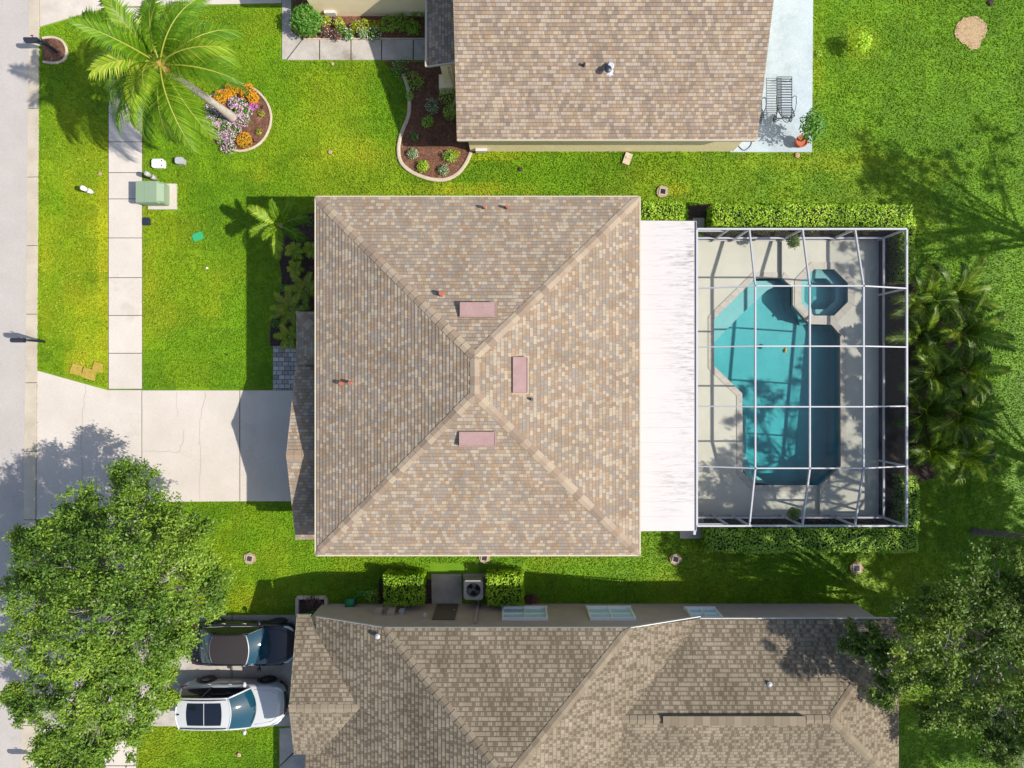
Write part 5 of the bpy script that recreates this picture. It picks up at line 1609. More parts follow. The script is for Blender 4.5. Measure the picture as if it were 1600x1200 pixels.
shrub('low_shrub', 'low reddish shrub at the foot of the grey wall right of the box hedges', 'shrub', 829, 935, .25, .25, 'purple_leaf', 120, .08)
shrub('low_shrub', 'dark purple shrub inside the white bordered bed', 'shrub', 489, 942, .38, .3, 'purple_leaf', 260, .08)
shrub('low_shrub', 'thin dark shrub left of the left box hedge', 'shrub', 581, 932, .35, .3, 'hedge_dark', 130, .09)
# hanging baskets and potted plant
for px, py, lab in ((1240, 378, 'round hanging basket plant at the upper side of the pool cage'), (1241, 803, 'round hanging basket plant at the lower side of the pool cage')):
    q = P(px, py, 1.7)
    s = 1 if q.y > 0 else -1
    root = thing('hanging_basket', lab, 'hanging plant', (q.x, q.y, 1.5), 'hanging baskets in the pool cage')
    mb = MB(); mb.lathe((q.x, q.y, 1.5), [(0, 0), (.1, 0), (.14, .16), (.12, .16), (0, .14)], 12); mb.build('pot', M['black_plastic'], root)
    mb = MB(); mb.tube([(q.x, q.y, 1.66), (q.x, q.y, 2.2), (q.x + .2, q.y + s * .45, 2.38)], .008, 0, 5); mb.build('hanger', M['white_alu'], root)
    blob_leaves('foliage', root, 'oak_leaf_dull', (q.x, q.y, 1.66), (.29, .29, .22), 520, .07, tint=(0, .55))
q = P(1251, 222, .3)
root = thing('potted_plant', 'terracotta pot with a leafy shrub at the corner of the pale patio', 'potted plant', (q.x, q.y, .05))
mb = MB(); mb.lathe((q.x, q.y, .05), [(0, 0), (.17, 0), (.24, .36), (.27, .36), (.27, .42), (.23, .42), (.22, .36), (0, .35)], 18); mb.build('pot', M['terracotta'], root)
mb = MB()
for k in range(8):
    a = k * .8; mb.tube([(q.x, q.y, .4), (q.x + .12 * math.cos(a), q.y + .1 * math.sin(a) + .1, 1.0), (q.x + .4 * math.cos(a), q.y + .35 * math.sin(a) + .3, 1.6)], [.02, .014, .006], 0, 5)
mb.build('stem', M['bark'], root)
blob_leaves('foliage', root, 'shrub_leaf', (q.x + .05, q.y + .3, 1.3), (.55, .75, .6), 620, .13, shell=.2)

# ------------------------------------------------------------------ cars
def paint(name, c, rough=.35, metal=.3, coat=1.0, flake=.05):
    m = NT(name)
    n = m.noise(300, 1, .5, m.obj())
    m.base(m.mix(m.math('MULTIPLY', n, flake * 2), c, tuple(min(1, x * 1.4 + .01) for x in c[:3]) + (1,)), rough, metal)
    m.b.inputs['Coat Weight'].default_value = coat; m.b.inputs['Coat Roughness'].default_value = .03
    return m.mat
M['tyre'] = plain('tyre_rubber', S(36, 34, 38, .8), .9)
M['rim'] = plain('alloy_rim', S(120, 116, 116, .8), .35, .7)
M['headlight'] = plain('headlight_lens', S(210, 218, 226, .8), .12)
M['taillight'] = plain('taillight_lens', S(130, 20, 24, .8), .2)
M['car_glass'] = plain('car_glass', S(30, 84, 104, .55), .04, spec=.6)

def car(name, label, cat, loc, L, W, hood_z, belt_z, roof_z, xs, bodyc, roof_m, wheel_r, wb, dark_roof=False, sunroof=False, boot=False, chrome=None):
    """local frame: +x forward, origin on the ground at the middle. xs: windscreen base, roof front, roof rear, rear glass base"""
    root = thing(name, label, cat, loc)
    xw, xf, xr, xb = xs
    hw = W / 2
    f, r = L / 2, -L / 2
    st = [  # x, half width, z low, shoulder, top
        (r, .66, .42, .72, .80), (r + .05, .80, .34, .80, .90), (r + .16, .91, .28, belt_z - .12, belt_z - .05 if not boot else belt_z - .06), (r + .40, .965, .24, belt_z - .06, belt_z - .01),
        (r + .8, .985, .22, belt_z - .04, belt_z), (xb + .2, .992, .2, belt_z - .03, belt_z), (-.5, 1.0, .2, belt_z - .04, belt_z), (.3, 1.0, .2, belt_z - .05, belt_z), (xw - .1, .995, .2, belt_z - .08, belt_z),
        (xw + .12, .99, .2, hood_z - .07, hood_z + .0), (xw + .45, .985, .21, hood_z - .09, hood_z - .02), (f - .62, .95, .22, hood_z - .13, hood_z - .06), (f - .34, .88, .24, hood_z - .19, hood_z - .12), (f - .17, .79, .27, hood_z - .26, hood_z - .20), (f - .06, .66, .32, hood_z - .35, hood_z - .31), (f, .50, .38, hood_z - .45, hood_z - .42)]
    vs_, fs = [], []
    K = 17
    for x, w, zl, zs, zt in st:
        w = w * hw
        zm = zl + (zs - zl) * .55
        half = [(w * .80, zl), (w * .965, zl + .05), (w, zl + .22 if zl + .22 < zm else zm - .01), (w * .998, zm), (w * .975, zs), (w * .90, zs + (zt - zs) * .62), (w * .72, zt - .012), (w * .40, zt + .006)]
        for y, z in half: vs_.append((x - .10 * (abs(y) / hw) ** 3 * (1 if x > f - .6 else (-1 if x < r + .5 else 0)) * 0, y, z))
        vs_.append((x, 0, zt + .014))
        for y, z in reversed(half): vs_.append((x, -y, z))
    ns = len(st)
    for i in range(ns - 1):
        for k in range(K - 1):
            a = i * K + k
            fs.append((a, a + 1, a + K + 1, a + K))
        fs.append((i * K + K - 1, i * K, (i + 1) * K, (i + 1) * K + K - 1))
    fs.append(tuple(range(K))); fs.append(tuple(reversed(range((ns - 1) * K, ns * K))))
    mb = MB(); mb.add(vs_, fs, 0, .5)
    body = mb.build('body', bodyc, root, smooth=True, local=True)
    # greenhouse surfaces share their edge formulas
    wbh = hw * .90; wrf = hw * .70; wrr = hw * .69; wrb = hw * .86
    bz = belt_z - .01
    def bulge(u): return 1 - (2 * u - 1) ** 2
    def roofp(u, v):
        w = wrf + (wrr - wrf) * v
        x = xf + (xr - xf) * v + bulge(u) * (.15 * (1 - v) - .14 * v)
        z = roof_z - .03 - .05 * (v - .35) ** 2 + .045 * bulge(u) + .03 * (1 - (2 * v - 1) ** 2)
        return (x, (1 - 2 * u) * w, z)
    def wsp(u, v):
        top = roofp(u, 0); w = wbh
        b_ = (xw + .26 * bulge(u), (1 - 2 * u) * w, bz + .02)
        s = v
        return tuple(b_[i] + (top[i] - b_[i]) * s + (0, 0, .05 * s * (1 - s) * 2)[i] for i in range(3))
    def rgp(u, v):
        top = roofp(u, 1)
        b_ = (xb - .16 * bulge(u), (1 - 2 * u) * wrb, bz + .02)
        return tuple(b_[i] + (top[i] - b_[i]) * v + (0, 0, .05 * v * (1 - v) * 2)[i] for i in range(3))
    def sgp(sgn):
        def fn(u, v):
            a = Vector((xw + (xb - xw) * u, sgn * (wbh + (wrb - wbh) * u + .03 * bulge(u)), bz))
            t = Vector(roofp(0 if sgn > 0 else 1, u))
            p = a.lerp(t, v)
            return (p.x, p.y + sgn * .02 * v * (1 - v) * 4, p.z)
        return fn
    mb = MB(); mb.grid(roofp, 10, 10); mb.build('roof', roof_m, root, smooth=True, local=True)
    mb = MB(); mb.grid(wsp, 10, 6, flip=True); ws_ = mb.build('windscreen', M['car_glass'], root, smooth=True, local=True)
    mb = MB(); mb.grid(rgp, 10, 6); mb.build('rear_window', M['car_glass'], root, smooth=True, local=True)
    for sg in (1, -1):
        mb = MB(); mb.grid(sgp(sg), 12, 4, flip=(sg < 0)); mb.build('side_window', M['dark_glass'], root, smooth=True, local=True)
    # pillars and roof rails
    mb = MB()
    for sg, u in ((1, 0), (-1, 1)):
        mb.tube([wsp(u, k / 6) for k in range(7)], .038, 0, 6); mb.tube([rgp(u, k / 6) for k in range(7)], .05, 0, 6)
        mb.tube([roofp(u, k / 10) for k in range(11)], .032, 0, 6)
        fn = sgp(sg)
        mb.tube([fn(.56, k / 4) for k in range(5)], .03, 1, 6)
        mb.tube([fn(k / 10, 0) for k in range(11)], .016, 2 if chrome else 0, 6)
    mb.tube([roofp(k / 10, 0) for k in range(11)], .026, 3 if dark_roof else 0, 6); mb.tube([roofp(k / 10, 1) for k in range(11)], .03, 0, 6)
    mb.build('pillar', [bodyc, M['black_plastic'], M['pale_metal'], M['pale_metal']], root, smooth=True, local=True)
    if sunroof:
        mb = MB()
        for v0, v1 in ((.16, .47), (.485, .80)):
            mb.grid(lambda u, v: (lambda p: (p[0], p[1], p[2] + .012))(roofp(.14 + .72 * u, v0 + (v1 - v0) * v)), 8, 5)
        mb.build('sunroof', M['dark_glass'], root, smooth=True, local=True)
        for sg, u in ((1, .045), (-1, .955)):
            mb = MB(); mb.tube([Vector(roofp(u, v)) + Vector((0, 0, .05 if .1 < v < .9 else .01)) for v in (.04, .1, .3, .5, .7, .9, .96)], .018, 0, 6); mb.build('roof_rail', M['dark_metal'], root, local=True)
        mb = MB(); p = roofp(.5, .93); mb.tube([(p[0], 0, p[2]), (p[0] - .05, 0, p[2] + .04), (p[0] - .12, 0, p[2] + .06)], [.03, .025, .008], 0, 6); mb.build('antenna', M['black_plastic'], root, local=True)
    # wipers along the windscreen base
    mb = MB()
    for u0 in (.3, .62): mb.beam(Vector(wsp(u0, .04)) + Vector((.01, 0, .02)), Vector(wsp(u0 + .26, .08)) + Vector((.01, 0, .02)), .02, .015)
    mb.build('wiper', M['black_plastic'], root, local=True)
    # wheels with tyre and rim, dark arches
    for x in (wb / 2 + .06, -wb / 2 + .06):
        for sg in (1, -1):
            y = sg * (hw - .10)
            mb = MB()
            mb.lathe((x, y, wheel_r), [(wheel_r * .62, -.11), (wheel_r * .9, -.115), (wheel_r, -.08), (wheel_r, .08), (wheel_r * .9, .115), (wheel_r * .62, .11)], 22, 0, 'y')
            wh = mb.build('wheel', M['tyre'], root, smooth=True, local=True)
            mb = MB()
            mb.lathe((x, y + sg * .085, wheel_r), [(0, 0), (wheel_r * .6, 0), (wheel_r * .66, .01 * sg)], 20, 1, 'y')
            for k in range(5):
                a = k * 2 * PI / 5 + .3
                mb.beam((x, y + sg * .098, wheel_r), (x + math.cos(a) * wheel_r * .62, y + sg * .095, wheel_r + math.sin(a) * wheel_r * .62), .05, .028, 0, up=(0, 1, 0))
            mb.lathe((x, y + sg * .098, wheel_r), [(wheel_r * .56, 0), (wheel_r * .64, 0), (wheel_r * .64, .02 * sg), (wheel_r * .56, .02 * sg)], 20, 0, 'y')
            mb.build('rim', [M['rim'], M['black_plastic']], wh, local=True)
            mb = MB()
            arc = [(x + math.cos(a) * (wheel_r + .055), sg * (hw * .992), wheel_r + math.sin(a) * (wheel_r + .055)) for a in [PI * k / 12 - .1 + .2 * (k / 12) for k in range(13)]]
            mb.tube(arc, .035, 0, 6); mb.build('wheel_arch', M['black_plastic'], root, smooth=True, local=True)
    # lamps, grille, mirrors, handles
    for sg in (1, -1):
        mb = MB()
        pts = [(f - .46, sg * hw * .86, hood_z - .13), (f - .30, sg * hw * .81, hood_z - .19), (f - .17, sg * hw * .70, hood_z - .26), (f - .10, sg * hw * .58, hood_z - .31)]
        mb.tube(pts, [.035, .06, .06, .03], 0, 8); mb.build('headlight', M['headlight'], root, smooth=True, local=True)
        mb = MB(); mb.tube([(r + .35, sg * hw * .935, belt_z - .14), (r + .14, sg * hw * .88, belt_z - .16), (r + .04, sg * hw * .66, belt_z - .2)], [.04, .06, .04], 0, 8); mb.build('taillight', M['taillight'], root, smooth=True, local=True)
        mb = MB(); y = sg * (hw + .09)
        mb.tube([(xw - .22, sg * hw * .93, belt_z + .0), (xw - .22, sg * (hw + .02), belt_z + .05)], .03, 0, 6)
        mb.lathe((xw - .22, sg * (hw - .01), belt_z + .09), [(0.0, 0), (.075, .0 + .02 * sg), (.085, .1 * sg), (.05, .2 * sg), (0, .22 * sg)], 10, 0, 'y')
        mb.build('mirror', bodyc, root, smooth=True, local=True)
        for hx in (xw - .95, xw - 1.85):
            mb = MB(); mb.tube([(hx - .1, sg * hw * .985, belt_z - .12), (hx, sg * (hw * 1.0 + .018), belt_z - .12), (hx + .1, sg * hw * .985, belt_z - .12)], .016, 0, 6); mb.build('door_handle', bodyc if not chrome else M['pale_metal'], root, smooth=True, local=True)
    mb = MB()
    mb.tube([(f - .16, hw * .60, .62 * hood_z), (f - .02, hw * .45, .60 * hood_z), (f + .012, 0, .60 * hood_z), (f - .02, -hw * .45, .60 * hood_z), (f - .16, -hw * .60, .62 * hood_z)], .07, 0, 8)
    mb.build('grille', M['black_plastic'], root, smooth=True, local=True)
    mb = MB(); mb.tube([(f - .3, hw * .9, .36), (f - .04, hw * .62, .34), (f + .01, 0, .34), (f - .04, -hw * .62, .34), (f - .3, -hw * .9, .36)], .05, 0, 8); mb.build('bumper', M['black_plastic'] if sunroof else bodyc, root, smooth=True, local=True)
    mb = MB()
    for sg in (1, -1): mb.tube([(xw + .15, sg * hw * .80, hood_z - .012), (f - .5, sg * hw * .70, hood_z - .075), (f - .3, sg * hw * .55, hood_z - .115)], .008, 0, 5)
    mb.build('hood_crease', bodyc, root, smooth=True, local=True)
    return root

navy = paint('navy_paint', S(30, 25, 46, .6), .4, .0, .5)
silver = paint('pearl_white_paint', S(222, 224, 224, .62), .35, .0, .6)
c1 = P(383, 1005, .3); c2 = P(362, 1095, .3)
car('parked_car', 'dark navy car with a black roof parked nearest the lawn on the lower driveway', 'car', (-11.72, -11.32, .035), 4.55, 1.82, .93, .93, 1.42, (1.04, .38, -1.02, -1.66), navy, noisy('black_fabric_roof', S(50, 44, 44, .75), S(42, 38, 40, .75), 20, .85, 90, .2, world_pos=False), .33, 2.75, dark_roof=True, boot=True, chrome=True)
car('parked_car', 'white crossover with a dark two panel sunroof parked beside the dark navy car', 'car', (-12.16, -13.93, .035), 4.52, 1.88, 1.02, 1.05, 1.66, (.90, .16, -1.90, -2.06), silver, silver, .36, 2.66, sunroof=True)

# ------------------------------------------------------------------ mailboxes
def mailbox(base, label, arm=(-1, 0), group='mailboxes along the kerb', post_m='black_metal'):
    x, y = base
    root = thing('mailbox', label, 'mailbox', (x, y, 0), group)
    ax, ay = arm
    mb = MB(); mb.box((x, y, .56), (.09, .09, 1.12)); mb.lathe((x, y, 1.12), [(.065, 0), (.05, .03), (0, .08)], 8); mb.build('post', M[post_m], root)
    mb = MB(); mb.beam((x + .05 * ax, y, .98), (x + .66 * ax, y, .98), .07, .06); mb.beam((x + .06 * ax, y, .66), (x + .42 * ax, y, .94), .05, .05); mb.build('bracket', M[post_m], root)
    mb = MB()
    prof = [(-.1, 0), (.1, 0), (.1, .12)] + [(.1 * math.cos(a), .12 + .1 * math.sin(a)) for a in [PI * k / 8 for k in range(1, 8)]] + [(-.1, .12)]
    n = len(prof); xa, xb_ = x + .12 * ax, x + .66 * ax
    v = [(xa, y + p, 1.015 + q) for p, q in prof] + [(xb_, y + p, 1.015 + q) for p, q in prof]
    mb.add(v, [tuple(range(n)), tuple(reversed(range(n, 2 * n)))] + [(i, n + i, n + (i + 1) % n, (i + 1) % n) for i in range(n)])
    bx_ = mb.build('box', M['dark_metal'], root)
    mb = MB(); mb.box((x + .30 * ax, y + .115, 1.2), (.03, .015, .16)); mb.box((x + .25 * ax, y + .115, 1.27), (.12, .014, .05)); mb.build('flag', M['taillight'], bx_, org=ORG[root.name])
    mb = MB(); mb.box((xb_ - .008 * 0 + .006 * ax, y, 1.11), (.012, .17, .15)); mb.build('door', M['dark_metal'], bx_, org=ORG[root.name])
    return root
m1 = mailbox(P2(90, 82), 'dark mailbox on a post in the small mulched bed at the top of the kerb')
m2 = mailbox(P2(70, 534), 'dark mailbox on the grass strip by the kerb above the driveway')
m3 = mailbox(P2(76, 1184), 'mailbox on a white post at the bottom of the kerb by the oak', post_m='white_trim')

# edging kerbs
def edging(label, pts, w=.11, h=.1, closed=False, n=6, mat='edging', name='bed_edging', group=None):
    c = smooth_curve([Vector((*P2(x, y), 0)) for x, y in pts], n, closed)
    mb = MB()
    N = len(c); rings = []
    for i, p in enumerate(c):
        a = c[(i - 1) % N] if (closed or i > 0) else c[i]; b = c[(i + 1) % N] if (closed or i < N - 1) else c[i]
        d = (b - a).normalized(); s = Vector((-d.y, d.x, 0))
        for o_, z in ((-w / 2, -.05), (-w / 2, h * .75), (-w * .28, h), (w * .28, h), (w / 2, h * .75), (w / 2, -.05)):
            rings.append(p + s * o_ + Vector((0, 0, z)))
    fs = []
    for i in range(N if closed else N - 1):
        for k in range(5):
            a, b = i * 6 + k, ((i + 1) % N) * 6 + k
            fs.append((a, a + 1, b + 1, b))
    if not closed: fs += [tuple(range(6)), tuple(reversed(range((N - 1) * 6, N * 6)))]
    mb.add(rings, fs, 0, .5)
    q = c[N // 2]
    return tag(mb.build(name, M[mat], org=(q.x, q.y, 0), smooth=False), label, 'edging', group)
edging('curved pale edging round the right side of the flower bed', [(322, 158), (340, 145), (352, 141), (372, 132), (398, 140), (417, 160), (424, 184), (418, 209), (403, 227), (380, 236), (360, 234)], .1, .09)
edging('pale ring edging of the small mulched mailbox bed', [(67, 60), (84, 59), (97, 64), (104, 75), (104, 86), (99, 95), (86, 99), (68, 97)], .1, .08)
edging('long winding kerb round the planted bed of the upper house', [(630, 116), (638, 140), (640, 162), (638, 183), (628, 208), (623, 232), (627, 254), (645, 270), (672, 280), (696, 281), (716, 271), (729, 254), (736, 238)], .16, .1)
edging('thin kerb between the upper walk and its planted bed', [(474, 61.5), (520, 61), (570, 61), (620, 61), (664, 61)], .07, .07, n=2)
edging('thin kerb of the dark front bed of the square house', [(500, 333), (474, 335), (450, 346), (432, 366), (430, 392), (438, 414), (441, 440), (437, 466), (428, 490), (423, 515), (423, 540)], .05, .05, mat='joint')
wbx = thing('bed_border', 'white block border round the tiny bed by the grey house corner', 'edging', (*P2(488, 935), 0))
for a, b in (((466, 933), (466, 959)), ((466, 932), (511, 932)), ((511, 933), (511, 943))):
    (xa, ya), (xb_, yb) = P2(*a), P2(*b)
    n = max(2, int(math.hypot(xb_ - xa, yb - ya) / .3))
    mb = MB()
    for k in range(n):
        t0, t1 = k / n, (k + 1) / n - .02
        mb.beam((xa + (xb_ - xa) * t0, ya + (yb - ya) * t0, .1), (xa + (xb_ - xa) * t1, ya + (yb - ya) * t1, .1), .13, .22)
    mb.build('block_row', M['edging'], wbx)

# ------------------------------------------------------------------ utility boxes and small things on the lawns
x0, y0 = P2(254, 308); 
tb = thing('transformer_box', 'large pale green utility transformer box on a concrete pad beside the sidewalk', 'utility box', (x0, y0, 0))
mb = MB(); a = P2(233, 288); b = P2(277, 328); mb.box(((a[0] + b[0]) / 2, (a[1] + b[1]) / 2, .04), (b[0] - a[0], a[1] - b[1], .14)); mb.build('pad', M['concrete'], tb)
bx0, by0, bx1, by1 = *P2(226, 323), *P2(267, 291)
mb = MB()
def chbox(mb, x0, y0, x1, y1, z0, z1, c=.05, mi=0, slope=.0):
    pts = [(x0 + c, y0), (x1 - c, y0), (x1, y0 + c), (x1, y1 - c), (x1 - c, y1), (x0 + c, y1), (x0, y1 - c), (x0, y0 + c)]
    mb.prism(pts, z0, z1, mi)
chbox(mb, bx0 + .06, by0, bx1, by1, .11, .62, .04)
mb.build('cabinet', M['box_green'], tb)
mb = MB()
v = [(bx0, by0 - .03, .62), (bx1 - .18, by0 - .03, .62), (bx1 - .18, by1 + .03, .62), (bx0, by1 + .03, .62), (bx0 + .03, by0, .78), (bx1 - .24, by0, .78), (bx1 - .24, by1, .78), (bx0 + .03, by1, .78)]
mb.add(v, [(3, 2, 1, 0), (4, 5, 6, 7), (0, 1, 5, 4), (1, 2, 6, 5), (2, 3, 7, 6), (3, 0, 4, 7)])
v2 = [(bx1 - .18, by0 + .02, .62), (bx1 + .01, by0 + .08, .62), (bx1 + .01, by1 - .08, .62), (bx1 - .18, by1 - .02, .62), (bx1 - .24, by0 + .06, .775), (bx1 - .24, by1 - .06, .775)]
mb.add(v2, [(0, 1, 4), (1, 2, 5, 4), (2, 3, 5)])
mb.beam((bx0 + .42, by0 - .01, .783), (bx0 + .42, by1 + .01, .783), .02, .012)
mb.build('lid', M['box_green'], tb)
mb = MB(); mb.lathe((bx0 + .05, (by0 + by1) / 2, .4), [(0, -.04), (.03, -.03), (.03, 0), (0, 0)], 8, 0, 'x'); mb.build('lock', M['dark_metal'], tb)

def ubox(px, py, sx, sy, h, mat, label, rz=0, name='utility_box', bolts=True, cat='utility box'):
    x, y = P2(px, py, h)
    root = thing(name, label, cat, (x, y, 0), None, rz)
    mb = MB()
    def rb_(z0, z1, ex, ey, c):
        pts = [(-ex + c, -ey), (ex - c, -ey), (ex, -ey + c), (ex, ey - c), (ex - c, ey), (-ex + c, ey), (-ex, ey - c), (-ex, -ey + c)]
        mb.prism(pts, z0, z1)
    rb_(-.05, h * .8, sx / 2, sy / 2, .04)
    mb.build('base', M[mat], root, local=True)
    mb = MB(); rb_(h * .8 + .003, h, sx / 2 + .015, sy / 2 + .015, .06); mb.build('lid', M[mat], root, local=True)
    if bolts:
        mb = MB()
        for sy_ in (-1, 1): mb.lathe((sx / 2 - .09, sy_ * (sy / 2 - .07), h), [(0, .012), (.03, .012), (.032, 0)], 8)
        mb.build('bolt', M['black_plastic'], root, local=True)
    return root
ubox(246.5, 255, .52, .36, .22, 'off_white', 'white rectangular utility box with two dark bolts beside the sidewalk')
ubox(280, 250.5, .36, .26, .28, plain and 'pale_metal', 'small pale grey utility box right of the white one', bolts=False)
def pedestal(px, py, ang, L, label, mat):
    """a leaning-looking upright pedestal: a capped post with oval section"""
    x, y = P2(px, py)
    root = thing('utility_pedestal', label, 'utility post', (x, y, 0))
    mb = MB(); mb.tube([(x, y, -.05), (x, y, L * .55)], [.10, .10], 0, 14); mb.build('base', M[mat], root, smooth=True)
    mb = MB(); mb.tube([(x, y, L * .55), (x, y, L * .95), (x, y, L)], [.106, .106, .07], 0, 14); mb.build('cap', M[mat], root, smooth=True)
pedestal(243.5, 279.5, 0, .85, 'pale round utility pedestal standing just above the green transformer box', 'ac_case')
pedestal(144, 300.5, 0, .75, 'white utility post on the grass strip between kerb and sidewalk', 'off_white')
ubox(309, 369.5, .46, .32, .06, 'bright_green', 'bright green valve box lid in the front lawn', .35, 'valve_cover', False, 'valve cover')
ubox(228.5, 346, .34, .34, .05, 'dark_metal', 'small black square meter cover beside the sidewalk', 0, 'meter_cover', False, 'meter cover')

def rock(px, py, r, label, mat='old_concrete', name='stone', n=1):
    x, y = P2(px, py)
    bm = bmesh.new(); bmesh.ops.create_icosphere(bm, subdivisions=2, radius=r)
    for v in bm.verts:
        k = 1 + random.uniform(-.18, .18); v.co = Vector((v.co.x * k, v.co.y * k, v.co.z * .45 * k))
    me = bpy.data.meshes.new(name); bm.to_mesh(me); bm.free(); me.materials.append(M[mat])
    o = bpy.data.objects.new(name, me); COL.objects.link(o); o.location = (x, y, .04); o.rotation_euler = (0, 0, random.random() * 3)
    return tag(o, label, 'stone')
def drain(px, py, label, r=.2):
    """flush lawn drain: square frame, grate and a collar of dirt"""
    x, y = P2(px, py)
    root = thing('lawn_drain', label, 'drain', (x, y, 0), 'drains in the lawn', random.uniform(-.3, .3))
    mb = MB(); pts = [(r * 1.35 * math.cos(a) * random.uniform(.85, 1.1), r * 1.35 * math.sin(a) * random.uniform(.85, 1.1)) for a in [2 * PI * k / 14 for k in range(14)]]
    mb.prism(pts, -.05, .075); mb.build('dirt_collar', M['straw'], root, local=True)
    mb = MB()
    for sx, sy, w, h in ((0, 1, 2 * r * .8, .05), (0, -1, 2 * r * .8, .05), (1, 0, .05, 2 * r * .8 - .1), (-1, 0, .05, 2 * r * .8 - .1)): mb.box((sx * (r * .8 - .025), sy * (r * .8 - .025), .085), (w, h, .04))
    mb.build('frame', M['old_concrete'], root, local=True)
    mb = MB()
    for k in range(5): mb.box(((k - 2) * r * .26, 0, .088), (r * .12, r * 1.4, .02))
    mb.build('grate', M['black_plastic'], root, local=True)
drain(1035, 300, 'lawn drain above the short bright hedge'); drain(391, 872, 'lawn drain on the front lawn right of the oak'); drain(1055, 873, 'lawn drain below the lanai roof corner')
drain(1337, 887, 'lawn drain below the long dark hedge', .22); drain(757, 871, 'lawn drain half under the lower eave of the square house')
rock(516, 238, .10, 'small stone in the lawn left of the curved bed', 'straw'); rock(520, 100, .08, 'small stone on the lawn edge under the upper walk', 'straw')
rock(813, 265, .1, 'dark lump in the grass below the upper house', 'dark_mulch'); rock(1547, 5, .14, 'dark lump in the grass at the top right', 'dark_mulch'); rock(157, 272, .09, 'small stone on the grass strip beside the sidewalk', 'straw')
rock(1245, 243, .12, 'small pile of debris at the foot of the pale patio', 'straw'); rock(374, 1179, .1, 'small stone in the lawn below the parked cars', 'straw'); rock(324, 419, .05, 'tiny white sprinkler cap in the front lawn', 'off_white')
x, y = P2(980, 249)
mb = MB(); mb.box((0, 0, .06), (.32, .52, .1), rz=-.35); mb.box((.05, .03, .125), (.24, .1, .03), rz=-.2)
o = mb.build('paver_block', M['edging']); o.location = (x, y, 0); tag(o, 'loose tan paver block in the grass below the upper house', 'paver')
sod = [(122, 577, .52, .46, 'square of dead sod nearest the kerb above the driveway'), (139, 584, .62, .5, 'largest square of dead sod above the driveway'), (153, 573, .45, .42, 'square of dead sod nearest the sidewalk above the driveway')]
for px, py, sx, sy, lab in sod:
    x, y = P2(px, py); mb = MB()
    pts = [(-sx / 2 + random.uniform(-.05, .05), -sy / 2 + random.uniform(-.05, .05)), (0, -sy / 2 + random.uniform(-.05, .03)), (sx / 2 + random.uniform(-.05, .05), -sy / 2), (sx / 2, sy / 2 + random.uniform(-.05, .05)), (0, sy / 2 + random.uniform(-.03, .05)), (-sx / 2 + random.uniform(-.05, .05), sy / 2)]
    mb.prism(pts, -.03, .06); o = mb.build('sod_square', noisy('dead_sod', S(196, 170, 76), S(166, 142, 50), 9, .95, 50, .6, .5)); o.location = (x, y, 0); o.rotation_euler = (0, 0, -.25)
    tag(o, lab, 'sod', 'dead sod squares above the driveway')

# ------------------------------------------------------------------ air conditioner, hose reel
x, y = P2(740, 921, .7)
ac = thing('air_conditioner', 'square outdoor air conditioner with a round fan between the two box hedges', 'air conditioner', (x, y, 0))
mb = MB(); mb.box((x, y, .02), (1.0, 1.0, .12)); mb.build('pad', M['old_concrete'], ac)
mb = MB(); s = .42
pts = [(x - s + .08, y - s), (x + s - .08, y - s), (x + s, y - s + .08), (x + s, y + s - .08), (x + s - .08, y + s), (x - s + .08, y + s), (x - s, y + s - .08), (x - s, y - s + .08)]
ring_in = [(x + .31 * math.cos(a), y + .31 * math.sin(a)) for a in [2 * PI * k / 32 for k in range(32)]]
n = 8
tri = tessellate_polygon([[Vector((*q, 0)) for q in pts], [Vector((*q, 0)) for q in ring_in]])
al = pts + ring_in
mb.add([(a, b, .80) for a, b in al] + [(a, b, .08) for a, b in pts] + [(a, b, .55) for a, b in ring_in],
       [tuple(t) for t in tri] + [(40 + i, 40 + (i + 1) % n, (i + 1) % n, i) for i in range(n)] + [(8 + (i + 1) % 32, 8 + i, 48 + i, 48 + (i + 1) % 32) for i in range(32)], 0, .5)
for k in range(14):
    mb.box((x, y - s - .004, .14 + k * .045), (2 * s - .2, .012, .012)); mb.box((x, y + s + .004, .14 + k * .045), (2 * s - .2, .012, .012))
mb.build('cabinet', M['ac_case'], ac)
mb = MB()
for r_ in (.08, .15, .22, .29): mb.tube([(x + r_ * math.cos(a), y + r_ * math.sin(a), .812) for a in [2 * PI * k / 24 for k in range(25)]], .005, 0, 4, cap=False)
for k in range(8):
    a = k * PI / 4; mb.tube([(x + .05 * math.cos(a), y + .05 * math.sin(a), .812), (x + .31 * math.cos(a), y + .31 * math.sin(a), .812)], .005, 0, 4)
mb.build('fan_grille', M['black_metal'], ac)
mb = MB(); mb.lathe((x, y, .62), [(0, .06), (.07, .06), (.08, 0), (0, 0)], 12)
for k in range(3):
    a = 2 * PI * k / 3 + 1.4
    mb.grid(lambda u, v: (x + (.07 + .22 * v) * math.cos(a + (u - .5) * .95), y + (.07 + .22 * v) * math.sin(a + (u - .5) * .95), .64 + .05 * (u - .5)), 5, 3)
mb.build('fan', M['grey_metal'], ac)
mb = MB(); mb.lathe((x, y, .5), [(0, 0), (.33, 0)], 24); mb.build('coil_floor', M['black_plastic'], ac)
mb = MB(); mb.tube([(x + .2, y - .42, .3), (x + .25, y - .6, .3), (x + .3, y - .9, .35)], .02, 0, 6); mb.build('pipe', M['dark_metal'], ac)

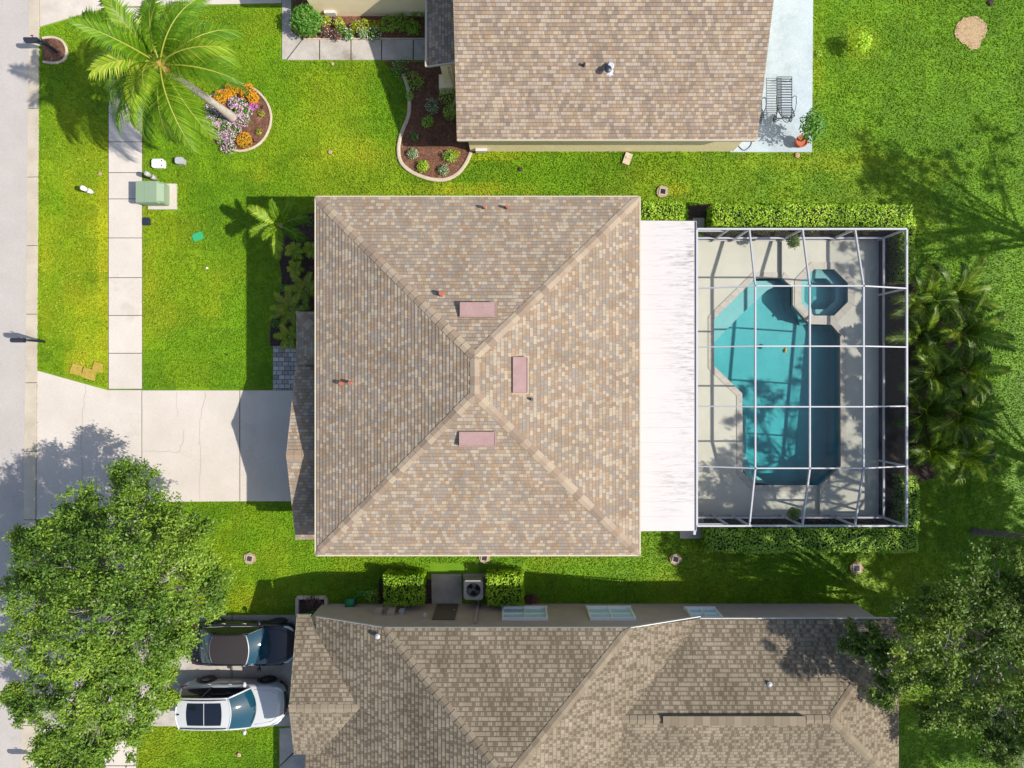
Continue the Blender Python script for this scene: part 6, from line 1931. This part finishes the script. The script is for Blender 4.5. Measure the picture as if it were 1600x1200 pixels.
x, y = P2(548, 942, .3)
hr = thing('hose_reel', 'dark green garden hose reel against the grey wall left of the box hedges', 'hose reel', (x, y, 0))
mb = MB(); mb.lathe((x, y, .32), [(.0, -.2), (.24, -.2), (.24, -.17), (.1, -.16), (.1, .16), (.24, .17), (.24, .2), (0, .2)], 18, 0, 'x'); mb.build('drum', M['hose_green'], hr)
mb = MB()
for k in range(6): mb.tube([(x - .13 + k * .05, y + .17 * math.cos(a), .32 + .17 * math.sin(a)) for a in [2 * PI * j / 16 for j in range(17)]], .024, 0, 6, cap=False)
mb.tube([(x + .1, y + .17, .3), (x + .3, y + .3, .1), (x + .6, y + .28, .07), (x + .9, y + .33, .07), (x + .55, y + .42, .07), (x + .2, y + .4, .07)], .022, 0, 6); mb.build('hose', M['bright_green'], hr)
mb = MB()
for sg in (-1, 1): mb.tube([(x + sg * .23, y - .2, .04), (x + sg * .23, y, .32), (x + sg * .23, y + .2, .04)], .018, 0, 6)
mb.build('frame', M['dark_metal'], hr)

# ------------------------------------------------------------------ patio furniture
def chaise(loc, label):
    root = thing('chaise_lounge', label, 'lounge chair', loc, 'black chaise lounges on the patio')
    def t(mb, pts, r=.016, n=6): mb.tube(pts, r, 0, n)
    hw = .33
    mb = MB()
    for s in (-1, 1):
        t(mb, [(s * hw, 1.05, .34), (s * hw, .0, .34), (s * hw, -.35, .34), (s * hw, -.75, .30)])
    t(mb, [(-hw, 1.05, .34), (hw, 1.05, .34)]); t(mb, [(-hw, -.75, .30), (hw, -.75, .30)]); t(mb, [(-hw, -.3, .34), (hw, -.3, .34)])
    mb.build('frame', M['black_metal'], root, local=True)
    mb = MB()
    for k in range(11): mb.box((0, .95 - k * .115, .35), (2 * hw - .03, .04, .012))
    mb.build('seat', M['black_metal'], root, local=True)
    mb = MB()
    for s in (-1, 1): t(mb, [(s * hw * .96, -.28, .36), (s * hw * .96, -.55, .55), (s * hw * .9, -.82, .72), (s * hw * .7, -.88, .75)])
    for k in range(6):
        f_ = k / 5; mb.box((0, -.33 - .48 * f_, .40 + .33 * f_), (2 * hw * .92, .03, .012))
    t(mb, [(-hw * .7, -.88, .75), (0, -.92, .78), (hw * .7, -.88, .75)])
    mb.build('backrest', M['black_metal'], root, local=True)
    for s in (-1, 1):
        mb = MB(); t(mb, [(s * hw, -.62, .33), (s * (hw + .06), -.5, .55), (s * (hw + .1), -.2, .58), (s * (hw + .1), .1, .56), (s * (hw + .06), .16, .48), (s * hw, .12, .34)]); mb.build('armrest', M['black_metal'], root, local=True)
        mb = MB(); t(mb, [(s * hw, .95, .34), (s * hw, 1.0, .0)]); mb.build('leg', M['black_metal'], root, local=True)
        mb = MB(); mb.tube([(s * (hw + .03), -.72 + .14 * math.cos(a), .16 + .14 * math.sin(a)) for a in [2 * PI * k / 18 for k in range(19)]], .018, 0, 6, cap=False)
        for k in range(3):
            a = k * PI / 3; t(mb, [(s * (hw + .03), -.72 + .14 * math.cos(a), .16 + .14 * math.sin(a)), (s * (hw + .03), -.72 - .14 * math.cos(a), .16 - .14 * math.sin(a))], .008)
        mb.build('wheel', M['black_metal'], root, local=True)
    return root
ch = chaise((*P2(1225, 158, .35), .05), 'black slatted chaise lounge with wheels in full view on the pale patio')
ch2 = copy_tree(ch); ch2.location = (*P2(1178, 160, .35), .05); ch2['label'] = 'black chaise lounge mostly hidden under the roof edge of the upper house'
hz = .07
c = [Vector((*P2(1160 + dx, 226 + dy), hz)) for dx, dy in ((-12, -8), (-9, 0), (-2, 8), (4, 9), (12, 2), (14, -8), (11, -6), (5, -5), (1, -8), (-3, -8), (-2, -4), (-8, -3), (-10, -7))]
mb = MB(); mb.tube(smooth_curve(c, 5), .016, 0, 6)
tag(mb.build('garden_hose', M['black_metal'], org=(c[0].x, c[0].y, .05), smooth=True), 'dark looped garden hose lying on the corner of the pale patio', 'hose')
